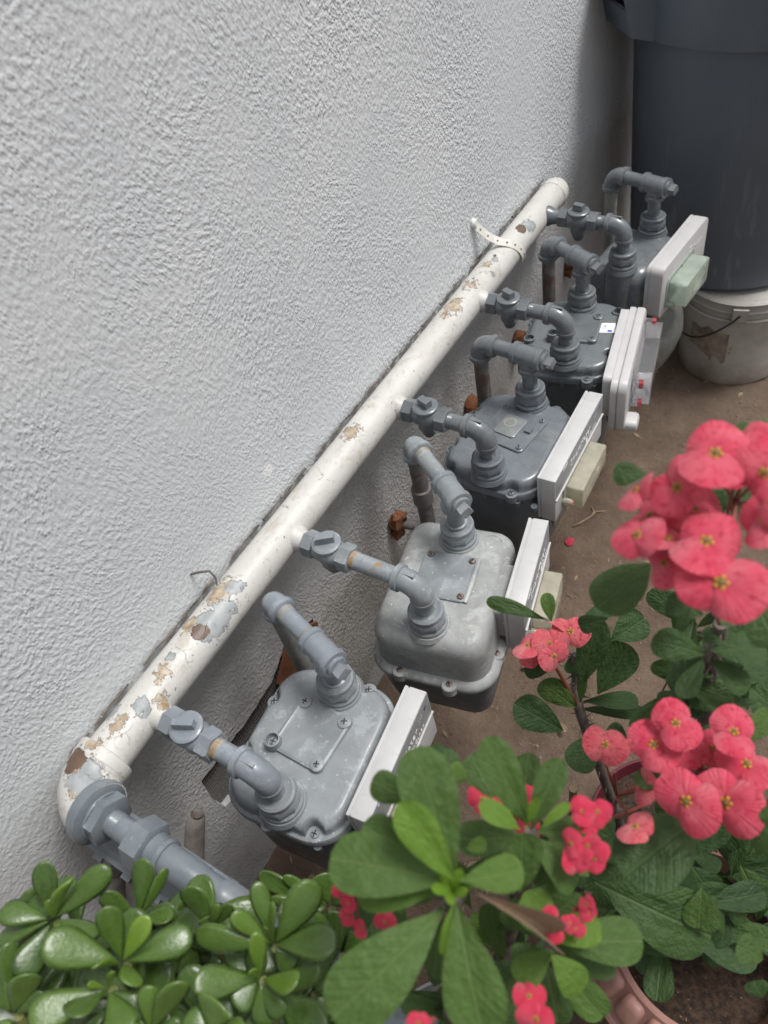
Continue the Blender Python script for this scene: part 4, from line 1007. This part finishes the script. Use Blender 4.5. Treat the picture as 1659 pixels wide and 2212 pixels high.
for (c, d, lv) in ROS:
    cx_, cy_ = Z7(*c); base = at(cx_, cy_, d)
    dn = V((POT_JADE[0] + jr.uniform(-.05, .05), POT_JADE[1] + jr.uniform(-.05, .05), .255))
    stem(jade, [base + V((0, 0, -.010)), base + V((0, -.01, -.05)), base.lerp(dn, .5) + V((0, -.03, -.05)), dn], .0042, .010, STEMG)
    for (tp, w, dd, tone) in lv:
        tx, ty = Z7(*tp); tx += (tx - cx_) * .12; ty += (ty - cy_) * .12; tip = at(tx, ty, d - .012 + dd * .6 + jr.uniform(-.01, .01))
        bb = base + (tip - base).normalized() * .004
        nrm = (CP - base).normalized() + V((jr.uniform(-.9, .9), jr.uniform(-.9, .9), .4 + jr.uniform(-.3, .5)))
        put_leaf(jade, jr.choice(JM), bb, tip, w * .463 / 1661 * d * jr.uniform(1.32, 1.72), nrm, tone + jr.uniform(0, .06))
    # paired lower leaves that fill the clump
    for k in range(6):
        a = jr.random() * 6.28; L = jr.uniform(.042, .062)
        b2 = base + V((jr.uniform(-.02, .02), jr.uniform(-.02, .0), -jr.uniform(.03, .07)))
        put_leaf(jade, jr.choice(JM), b2, b2 + V((math.cos(a) * L, math.sin(a) * L - .008, jr.uniform(-.005, .03))), L * jr.uniform(.6, .75), V((0, 0, 1)), 0)

# ------------------------------------------------------------------ crown of thorns
def bract_mesh(seed, mat):
    rr = random.Random(seed); nu, nv = 7, 14; vs = [(0, 0, 0)]; fs = []
    for i in range(1, nu + 1):
        q = i / nu
        for j in range(nv + 1):
            a = R2(-125 + 250 * j / nv); r = .54 * max(.05, math.cos(a * .66)) ** .20 * (1 + .05 * math.cos(2 * a)) * (1 + .025 * math.sin(5 * a + seed))
            x = math.sin(a) * r * q; y = math.cos(a) * r * q * .92 + .10 * q
            z = .14 * q - .30 * q * q * (1 - .35 * math.cos(a)) + .03 * math.sin(3 * a + seed) * q * q + .10 * max(0, -math.cos(a)) * q
            vs.append((x, y, z))
    n = nv + 1
    for j in range(nv): fs.append((0, 1 + j + 1, 1 + j))
    for i in range(nu - 1):
        for j in range(nv): a = 1 + i * n + j; fs.append((a, a + 1, a + n + 1, a + n))
    me = bpy.data.meshes.new('petal'); me.from_pydata(vs, [], fs); me.materials.append(mat); me.polygons.foreach_set('use_smooth', [True] * len(me.polygons)); return me
BR = {m.name: [bract_mesh(k, m) for k in range(4)] for m in (PINK, CORAL, REDB)}
def centre_mesh():
    b = MB(); b.lathe((0, 0, -.06), (0, 0, 1), [(0, .03), (.06, .05), (.08, .062), (.09, .055), (.085, .03)], 12)
    for k in range(5):
        a = 6.283 * k / 5; b.lathe((.062 * math.cos(a), .062 * math.sin(a), .03), (math.cos(a) * .5, math.sin(a) * .5, 1), [(0, .022), (.02, .030), (.032, .016)], 8)
    b.cm = 1; b.lathe((0, 0, .03), (0, 0, 1), [(0, .046), (.045, .040), (.062, .012)], 8)
    b.v = [(x * 1.2, y * 1.2, z * 1.15) for x, y, z in b.v]
    me_o = b.build('flower', [YEL, plain('olive_flower_eye', (.16, .11, .03), .6, var=.5, scale=200)]); me = me_o.data; bpy.data.objects.remove(me_o); return me
CEN = centre_mesh()
fr = random.Random(5); tj = random.Random(6)
def flower(root, p, dia, mat=PINK, nrm=None, spin=None, stalk_to=None, open_=1.0):
    p = V(p); nrm = V(nrm) if nrm is not None else ((CP - p).normalized() + V((fr.uniform(-.6, .6), fr.uniform(-.6, .6), fr.uniform(-.2, .4)))); nrm.normalize()
    q = nrm.to_track_quat('Z', 'Y').to_matrix().to_4x4(); spin = fr.random() * 6.28 if spin is None else spin
    o = bpy.data.objects.new('flower', CEN); COL.objects.link(o); o.parent = root
    o.matrix_basis = M.Translation(p - root.location) @ q @ M.Rotation(spin, 4, 'Z') @ M.Scale(dia * .84, 4)
    for s in (0, 1):
        c = bpy.data.objects.new('petal', fr.choice(BR[mat.name])); COL.objects.link(c); c.parent = o
        c.matrix_basis = M.Rotation(math.pi * s + fr.uniform(-.12, .12), 4, 'Z') @ M.Translation((0, .0, -.012 + .035 * s)) @ M.Rotation(R2(10) * open_ * (1 if s else .6), 4, 'X') @ M.Scale(.98 + .06 * s, 4)
    if stalk_to is not None: stem(root, [p - nrm * dia * .05, p - nrm * dia * .35, V(stalk_to)], .0010, .0015, STEMR, 'stalk', 8)
    return o
def small_flower(root, p, dia, stalk_to=None): return flower(root, p, dia, REDB, stalk_to=stalk_to)

def Z8(zx, zy): return ((700 + zx * .6197) / 1.0416, (1600 + zy * .6197) / 1.0416)
def Z4(zx, zy): return ((1250 + zx * .2881) / 1.0416, (1500 + zy * .2881) / 1.0416)
def ZC(zx, zy): return ((1050 + zx * .4087) / 1.0416, (900 + zy * .4087) / 1.0416)
def leaves(root, lst, fz, meshes, sc, wscale=1.0):
    for (bx, by, tx, ty, w, d0, d1, tone) in lst:
        b0 = at(*fz(bx, by), d0); t0 = at(*fz(tx, ty), d1)
        nrm = (CP - b0).normalized() + V((fr.uniform(-.3, .3), fr.uniform(-.3, .3), .35))
        put_leaf(root, FOLD if tone < 0 else fr.choice(meshes), b0, t0, w * sc / 1661 * (d0 + d1) / 2 * 1.06 * wscale, nrm, min(1, abs(tone) + max(0, tj.uniform(-.12, .12))))

# foreground plant
p1 = thing('crown_of_thorns', 'large leafy foreground plant with tiny red flower clusters at the bottom centre', 'plant', (POT_FRONT[0], POT_FRONT[1], .19))
S8 = .6197 / 1.0416
c1 = at(*Z8(510, 650), .50)
leaves(p1, [
 (500, 620, 75, 520, 235, .500, .500, .05), (520, 600, 385, 150, 225, .505, .50, .0), (520, 610, 330, 350, 150, .49, .475, .55), (540, 615, 775, 580, 135, .49, .49, .30),
 (430, 540, 190, 420, 150, .53, .53, .05), (380, 330, 215, 250, 120, .54, .55, .05), (490, 640, 165, 680, 120, .51, .52, .3), (495, 660, 320, 640, 110, .52, .53, .1),
 (480, 720, 75, 1130, 270, .50, .47, .12), (530, 700, 620, 1180, 240, .50, .48, .08), (500, 700, 420, 1000, 130, .53, .54, .0), (520, 690, 470, 890, 45, .49, .49, .6)], Z8, CM, S8)
leaves(p1, [
 (790, 420, 640, 110, 145, .56, .55, .05), (800, 430, 900, 180, 110, .57, .56, .05), (760, 430, 620, 340, 95, .55, .54, .5), (790, 410, 815, 310, 45, .55, .54, .6), (830, 430, 935, 335, 42, .55, .545, .6),
 (790, 460, 530, 460, 130, .58, .58, .02), (690, 360, 580, 160, 120, .62, .63, 0), (770, 350, 790, 150, 100, .64, .64, 0), (760, 660, 770, 440, 160, .56, .545, 0), (820, 440, 1040, 440, 120, .59, .59, .05), (800, 470, 990, 620, 170, .57, .57, .0), (830, 480, 870, 640, 120, .59, .6, 0), (560, 500, 640, 480, 60, .55, .54, .3)], Z8, CM, S8)
leaves(p1, [
 (880, 840, 790, 670, 150, .58, .57, .3), (870, 830, 1045, 770, 130, .57, .56, .45), (880, 840, 1210, 830, 170, .58, .57, .12), (870, 860, 1110, 930, 120, .60, .6, .02), (860, 870, 740, 930, 140, .57, .57, .0), (870, 880, 1000, 1030, 130, .56, .555, .4), (880, 870, 740, 980, 120, .55, .55, .3), (860, 880, 1060, 1110, 130, .60, .6, .1), (850, 900, 900, 1150, 130, .60, .6, .0), (820, 900, 690, 1150, 140, .6, .6, .0), (780, 800, 700, 700, 100, .62, .62, 0)], Z8, CM, S8)
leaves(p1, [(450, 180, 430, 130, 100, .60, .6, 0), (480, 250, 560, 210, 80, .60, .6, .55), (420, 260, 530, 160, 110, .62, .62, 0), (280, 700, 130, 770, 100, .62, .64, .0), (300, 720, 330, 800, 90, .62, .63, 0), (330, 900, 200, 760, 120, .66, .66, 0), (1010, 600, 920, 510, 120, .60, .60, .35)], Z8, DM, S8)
lr = random.Random(91)
for k in range(60):
    zx, zy = lr.uniform(180, 1000), lr.uniform(560, 1136); d = lr.uniform(.64, .80)
    if zx < 330 and zy < 800: continue
    a = lr.random() * 6.28; L = lr.uniform(120, 220); b0 = at(*Z8(zx, zy), d + .03); t0 = at(*Z8(zx + L * math.cos(a), zy + L * math.sin(a)), d)
    put_leaf(p1, lr.choice(DM if k % 3 else CM), b0, t0, L * lr.uniform(.45, .62) * S8 / 1661 * d, (CP - b0).normalized() + V((lr.uniform(-.5, .5), lr.uniform(-.5, .5), .3)), lr.choice((0, 0, .1, .35)))
d1 = at(*Z8(600, 660), .49); d2 = at(*Z8(880, 830), .55)
o = put_leaf(p1, FOLD.copy(), d1, d2, .021, None, 0); o.data.materials.clear(); o.data.materials.append(DRYL); o.name = 'dry_leaf'
c2 = at(*Z8(800, 440), .57); c3 = at(*Z8(870, 850), .585)
foot = V((POT_FRONT[0], POT_FRONT[1], .185))
for k in range(5):
    a = k * 1.3; put_leaf(p1, CM[k], c1 + V((0, 0, -.006)), c1 + V((.010 * math.cos(a), .010 * math.sin(a), .016)), .008, None, .85)
stem(p1, [c1 + V((0, 0, -.008)), c1 + V((.0, -.02, -.10)), foot + V((.02, 0, .25)), foot], .006, .011, STEMW, thorns=70, seed=2)
stem(p1, [c2, c2 + V((-.005, -.01, -.12)), foot + V((.03, .02, .2)), foot + V((.03, .02, 0))], .005, .010, STEMW, thorns=60, seed=3)
stem(p1, [c3, c3 + V((-.005, -.01, -.12)), foot + V((.05, -.01, .2)), foot + V((.04, -.02, 0))], .005, .010, STEMW, thorns=60, seed=4)
for (pts, d, dia, hub) in [
    ([(125, 620), (105, 650), (135, 700), (130, 745), (180, 790)], .60, .014, (165, 650)), ([(300, 680)], .57, .013, (330, 640)), ([(268, 765)], .60, .018, (300, 720)),
    ([(985, 365), (1040, 365), (1018, 400)], .56, .021, (960, 410)), ([(945, 480), (1005, 490), (1035, 500), (970, 520), (1028, 535), (960, 550)], .55, .020, (965, 455)),
    ([(870, 750), (880, 800)], .55, .016, (860, 720)), ([(940, 770), (960, 790)], .55, .014, (900, 760)), ([(1000, 700), (1005, 730)], .55, .014, (950, 720)), ([(790, 1035)], .54, .024, (740, 1045)), ([(815, 1115)], .53, .026, (780, 1120)), ([(390, 1132)], .45, .014, (450, 1120)), ([(620, 320), (660, 330), (780, 330), (765, 320), (790, 390), (780, 425)], .62, .026, (720, 380))]:
    h = at(*Z8(*hub), d + .01)
    for q in pts: small_flower(p1, at(*Z8(*q), d), dia * 1.0, h)

# middle small plant
p4 = thing('crown_of_thorns', 'small dark leaved plant with one cluster of coral flowers before the meters', 'plant', (.60, .30, .14))
SC_ = .4087 / 1.0416
b4 = at(*ZC(610, 1690), .98)
leaves(p4, [(440, 1210, 120, 1095, 85, .90, .90, .0), (465, 1220, 440, 1070, 85, .89, .88, .45), (600, 1250, 820, 1120, 110, .93, .92, .0), (640, 1560, 720, 1210, 210, .95, .92, .02), (720, 1620, 900, 1350, 210, .95, .93, .0), (790, 1330, 980, 1200, 190, .95, .95, .0),
 (500, 1440, 330, 1500, 100, .93, .92, .0), (600, 1690, 425, 1560, 150, .97, .95, .2), (640, 1660, 950, 1650, 110, .98, .97, .0), (625, 1670, 640, 1510, 60, .97, .95, .3), (620, 1700, 1000, 1720, 90, 1.0, .99, .0), (640, 1500, 560, 1440, 110, .97, .97, 0)], ZC, DM, SC_)
hub4 = at(*ZC(490, 1470), .93)
for q, dd, dia, nr in [((335, 1355), .90, .037, (-.3, 0, 1)), ((455, 1340), .90, .042, None), ((480, 1410), .895, .038, None), ((570, 1275), .905, .045, (.4, -.2, 1)), ((360, 1420), .92, .03, None), ((510, 1230), .915, .035, (0, .6, .6))]:
    flower(p4, at(*ZC(*q), dd), dia, CORAL, nr, None, hub4)
stem(p4, [hub4, at(*ZC(610, 1680), .985)], .0022, .0026, STEMR, 'stalk')
stem(p4, [at(*ZC(600, 1400), .97), at(*ZC(600, 1560), .99), b4, V((.585, .31, .14))], .005, .0075, STEMW, thorns=70, seed=8)

# the two big pink clusters
p2 = thing('crown_of_thorns', 'plant in the red pot with pink speckled flowers and broad dark leaves', 'plant', (POT_RED[0], POT_RED[1], .14))
S4 = .2881 / 1.0416
hub2 = at(*Z4(1120, 800), .70)
for q, d, dia, nr, m, sp in [((385, 610), .72, 340, None, CORAL, .6), ((765, 610), .635, 400, None, PINK, .8), ((940, 445), .625, 390, (.1, -.2, 1), PINK, .4), ((1390, 510), .62, 400, (.1, .1, 1), PINK, 1.2), ((1490, 765), .635, 430, None, PINK, .2), ((1030, 1050), .60, 520, None, PINK, 1.75), ((1340, 1060), .595, 540, None, PINK, 1.9), ((625, 1255), .63, 300, None, CORAL, 1.7), ((690, 930), .69, 280, (-.7, -.5, .5), CORAL, .9), ((1010, 640), .66, 300, None, PINK, .0), ((1240, 640), .66, 330, None, PINK, 1.0)]:
    flower(p2, at(*Z4(*q), d), dia * S4 / 1661 * d * 1.04, m, nr, sp, hub2 if q[0] > 700 else at(*Z4(480, 1010), .80))
stem(p2, [at(*Z4(480, 1010), .80), at(*Z4(460, 820), .76)], .0016, .0013, STEMR, 'stalk')
stem(p2, [at(*Z4(480, 1010), .80), at(*Z4(700, 900), .78), at(*Z4(1000, 1100), .8)], .0017, .0022, STEMR, 'stalk')
stem(p2, [at(*Z4(480, 1030), .80), at(*Z4(420, 1200), .95), V((.60, .36, .14))], .002, .0035, STEMR, 'stalk')
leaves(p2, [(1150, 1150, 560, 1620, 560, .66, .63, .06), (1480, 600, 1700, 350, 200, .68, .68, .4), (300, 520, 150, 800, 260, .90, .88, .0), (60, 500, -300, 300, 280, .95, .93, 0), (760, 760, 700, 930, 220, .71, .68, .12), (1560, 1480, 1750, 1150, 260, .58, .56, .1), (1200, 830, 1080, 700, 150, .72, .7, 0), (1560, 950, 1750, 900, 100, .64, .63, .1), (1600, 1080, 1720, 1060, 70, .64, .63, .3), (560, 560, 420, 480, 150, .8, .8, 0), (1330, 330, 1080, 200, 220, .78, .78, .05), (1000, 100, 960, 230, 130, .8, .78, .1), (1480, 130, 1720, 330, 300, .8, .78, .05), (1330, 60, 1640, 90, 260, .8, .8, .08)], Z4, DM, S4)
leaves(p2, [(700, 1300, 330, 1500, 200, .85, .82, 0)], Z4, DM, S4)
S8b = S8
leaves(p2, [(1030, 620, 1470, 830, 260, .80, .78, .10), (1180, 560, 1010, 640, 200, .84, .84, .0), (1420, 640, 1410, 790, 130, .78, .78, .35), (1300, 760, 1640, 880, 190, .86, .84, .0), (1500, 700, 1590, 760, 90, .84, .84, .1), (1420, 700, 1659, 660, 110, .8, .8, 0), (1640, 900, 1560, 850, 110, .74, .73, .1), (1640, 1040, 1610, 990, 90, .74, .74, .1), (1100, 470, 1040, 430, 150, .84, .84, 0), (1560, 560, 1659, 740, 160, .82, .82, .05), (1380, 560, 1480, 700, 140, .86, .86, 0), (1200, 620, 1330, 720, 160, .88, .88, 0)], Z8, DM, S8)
lr = random.Random(77)
for k in range(72):
    zx, zy = lr.uniform(1050, 1659), lr.uniform(420, 860); d = lr.uniform(.86, 1.0)
    if (zy > 780 and zx < 1560) or (zx < 1340 and zy < 570): continue
    a = lr.random() * 6.28; L = lr.uniform(110, 200); b0 = at(*Z8(zx, zy), d + .02); t0 = at(*Z8(zx + L * math.cos(a), zy + L * math.sin(a)), d)
    put_leaf(p2, lr.choice(DM), b0, t0, L * lr.uniform(.45, .6) * S8 / 1661 * d, (CP - b0).normalized() + V((lr.uniform(-.5, .5), lr.uniform(-.5, .5), .3)), lr.uniform(0, .12))
for k in range(62):
    zx, zy = lr.uniform(1120, 1700), lr.uniform(950, 1700); d = lr.uniform(.70, .95)
    if (zx < 1300 and zy < 1150) or (zx < 1200 and zy > 1380): continue
    a = lr.random() * 6.28; L = lr.uniform(120, 230); b0 = at(*ZC(zx, zy), d + .02); t0 = at(*ZC(zx + L * math.cos(a), zy + L * math.sin(a)), d)
    put_leaf(p2, lr.choice(DM), b0, t0, L * lr.uniform(.45, .6) * .4087 / 1.0416 / 1661 * d, (CP - b0).normalized() + V((lr.uniform(-.5, .5), lr.uniform(-.5, .5), .3)), lr.uniform(0, .12))
stem(p2, [hub2, hub2 + V((0, .02, -.10)), V((POT_RED[0] + .02, POT_RED[1] - .01, .40)), V((POT_RED[0], POT_RED[1], .14))], .004, .012, STEMW, thorns=90, seed=12)

p3 = thing('crown_of_thorns', 'tall thorny plant with the highest pink flowers at the right edge', 'plant', (POT_RED[0] + .06, POT_RED[1] + .02, .14))
hub3 = at(*ZC(1475, 560), .66); hub3b = at(*ZC(1370, 920), .60)
for q, d, dia, nr, m, sp in [((1255, 610), .54, 330, (.1, .1, 1), PINK, 1.1), ((1190, 690), .545, 300, None, PINK, 2.1), ((1010, 640), .545, 260, (-.3, -.2, .8), PINK, .7), ((1500, 330), .53, 330, None, PINK, 2.5), ((1370, 300), .50, 400, (.0, -.25, 1), PINK, .1), ((1165, 480), .51, 330, None, PINK, 2.9), ((940, 500), .53, 240, (-.75, -.1, .5), PINK, .3), ((945, 745), .525, 290, (-.35, -.3, .7), PINK, 2.6), ((1110, 770), .52, 270, (-.2, .5, .8), PINK, .2), ((1320, 785), .49, 400, (0, -.1, 1), PINK, .0), ((1090, 900), .525, 260, None, PINK, 1.0), ((1400, 1010), .475, 450, (.0, -.35, 1), PINK, 1.5), ((1640, 400), .49, 330, None, PINK, 1.1), ((1640, 660), .48, 330, None, PINK, 1.6), ((1620, 225), .53, 200, None, PINK, .4), ((1690, 560), .47, 240, None, PINK, .9)]:
    flower(p3, at(*ZC(*q), d), dia * SC_ / 1661 * d * 1.08, m, nr, sp, hub3 if q[0] > 1500 or q[1] == 300 else hub3b)
top3 = at(*ZC(1400, 1230), .66)
stem(p3, [hub3, at(*ZC(1465, 700), .64), at(*ZC(1440, 1000), .66), top3], .0022, .003, STEMR, 'stalk')
stem(p3, [top3, at(*ZC(1340, 1500), .75), at(*ZC(1300, 1900), .9), V((POT_RED[0] + .04, POT_RED[1] + .02, .14))], .006, .010, STEMW, thorns=120, seed=21)
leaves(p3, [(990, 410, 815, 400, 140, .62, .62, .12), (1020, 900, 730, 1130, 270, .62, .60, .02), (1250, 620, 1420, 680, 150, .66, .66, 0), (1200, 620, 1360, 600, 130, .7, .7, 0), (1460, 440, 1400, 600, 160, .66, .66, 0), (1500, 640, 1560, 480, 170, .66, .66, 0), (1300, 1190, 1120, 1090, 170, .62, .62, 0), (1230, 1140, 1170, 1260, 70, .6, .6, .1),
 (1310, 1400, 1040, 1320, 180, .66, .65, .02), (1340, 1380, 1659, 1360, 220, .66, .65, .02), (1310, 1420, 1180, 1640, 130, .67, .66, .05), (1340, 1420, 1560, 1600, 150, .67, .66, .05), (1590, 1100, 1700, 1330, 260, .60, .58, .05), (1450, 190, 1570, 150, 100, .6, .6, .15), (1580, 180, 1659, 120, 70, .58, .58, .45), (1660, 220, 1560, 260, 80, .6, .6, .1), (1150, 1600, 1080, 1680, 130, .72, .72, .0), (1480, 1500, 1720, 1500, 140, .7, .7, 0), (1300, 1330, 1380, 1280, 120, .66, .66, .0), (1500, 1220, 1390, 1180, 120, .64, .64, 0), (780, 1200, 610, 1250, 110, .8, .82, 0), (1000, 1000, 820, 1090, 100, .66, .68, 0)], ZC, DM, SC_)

# plant remnants in the pink pot
p5 = thing('crown_of_thorns', 'short thorny grey stump with a fallen pink flower in the scalloped pot', 'plant', (POT_PINK[0], POT_PINK[1], .34))
for k, (a0, a1) in enumerate([((1340, 960), (1400, 1010)), ((1440, 1030), (1500, 1130)), ((1490, 960), (1500, 900))]):
    q0 = at(*Z8(*a0), 1.10); q1 = at(*Z8(*a1), 1.02); stem(p5, [q0, q0.lerp(q1, .5) + V((0, 0, .01)), q1], .006 if k < 2 else .0015, .008 if k < 2 else .001, STEMW, thorns=40 if k < 2 else 0, seed=k + 31)
flower(p5, at(*Z8(1432, 925), 1.06), .034, CORAL, None, .4)

lr = random.Random(123)
for k in range(40):   # broad shaded leaves low in the two right-hand pots
    px, py = lr.uniform(1290, 1680), lr.uniform(1800, 2060); d = lr.uniform(.78, .98); a = lr.random() * 6.28; L = lr.uniform(90, 170)
    if px < 1340 and py < 1860: continue
    b0 = at(px, py, d + .03); t0 = at(px + L * math.cos(a), py + L * math.sin(a) * .8, d)
    put_leaf(p2, lr.choice(DM), b0, t0, L * lr.uniform(.45, .6) / 1661 * d, (CP - b0).normalized() + V((lr.uniform(-.6, .6), lr.uniform(-.6, .6), .3)), lr.choice((0, 0, .1, .2)))
for k in range(16):   # and round the thorny stem between the flower heads
    px, py = lr.uniform(1420, 1660), lr.uniform(1330, 1560); d = lr.uniform(.70, .85); a = lr.random() * 6.28; L = lr.uniform(100, 170)
    b0 = at(px, py, d + .02); t0 = at(px + L * math.cos(a), py + L * math.sin(a), d)
    put_leaf(p3, lr.choice(DM), b0, t0, L * lr.uniform(.45, .6) / 1661 * d, (CP - b0).normalized() + V((lr.uniform(-.5, .5), lr.uniform(-.5, .5), .3)), lr.choice((0, 0, .1)))
b = MB()
for k in range(150):
    x = lr.uniform(.02, .55) if k % 3 else lr.uniform(.01, .07); y = lr.uniform(-.1, 1.9); L = lr.uniform(.004, .014); w = L * lr.uniform(.12, .5); a = lr.random() * 6.28; z = hgt(x, y) + .0015
    c_, s_ = math.cos(a), math.sin(a); q = [(-L, 0, 0), (0, -w, lr.uniform(.001, .003)), (L, 0, .001), (0, w, lr.uniform(.001, .003))]
    top = [V((x + u * c_ - v * s_, y + u * s_ + v * c_, z + h_)) for u, v, h_ in q]; b.loft([[p - V((0, 0, .0009)) for p in top], top])
o = b.build('leaf_litter', DRYL, sharp=20); tag(o, 'small dry tan bits of leaf and twig scattered over the dirt', 'leaf litter'); o['kind'] = 'stuff'
# ------------------------------------------------------------------ small things on the ground
b = MB(); lump(b, (0, 0, .004), .010, 4.4, (1, 1.3, .45)); o = b.build('fallen_petal', REDB); o.location = (.233, .951, 0); tag(o, 'crumpled pink petal fallen on the dirt beside the slate meter', 'petal')
b = MB(); b.tube([(0, 0, .003), (.012, .010, .006), (.030, .045, .004), (.036, .060, .008), (.058, .075, .004)], [.0016, .002, .0022, .002, .001], 6); b.tube([(.030, .045, .004), (.030, .062, .006), (.020, .075, .004)], .0012, 6)
o = b.build('dry_twig', DRYL); o.location = (.222, 1.00, .002); tag(o, 'dry tan plant twig on the dirt beyond the fallen petal', 'twig')
wt = thing('dry_weed', 'thin dry weed stalk with a brown seed head beneath the pink flowers', 'plant', at(*ZC(1060, 1640), 1.1))
w0 = at(*ZC(1060, 1640), 1.1); w1 = at(*ZC(1120, 1450), 1.0)
wt.location = (w0.x, w0.y, 0)
stem(wt, [V((w0.x, w0.y, 0)), w0, w0.lerp(w1, .6) + V((.004, 0, 0)), w1], .0016, .0009, STEMW, 'stalk')
b = MB(); lump(b, w1 - wt.location, .010, 7, (1.3, 1.2, 1), .9); b.build('seed_head', DRYL, wt)
ct = thing('cut_stem', 'short cut green stem standing beside the red pot', 'plant', (0, 0, 0))
q = at(1238, 1705, 1.12); ct.location = (q.x, q.y, 0)
stem(ct, [q - V((0, 0, q.z)), q - V((0, 0, .02)), q], .006, .006, STEMG, 'stalk'); b = MB(); b.lathe(q - ct.location - V((0, 0, .001)), (0, 0, 1), [(0, .0066), (.004, .0060)], 10); b.build('cut_end', DRYL, ct)
for k, (x, y, lab) in enumerate([(.10, -.02, 'brown dry leaf litter at the foot of the wall below the vent'), (.30, .60, 'scrap of dry tan leaf on the dirt before the slate meter'), (.39, .50, 'curled dry leaf on the dirt near the small plant')]):
    o = link('dry_leaf', CM[k].copy()); o.data.materials.clear(); o.data.materials.append(DRYL); o.location = (x, y, .010); o.rotation_euler = (.2, .1, k * 2.1); o.scale = (.014, .03, .02); tag(o, lab, 'leaf')
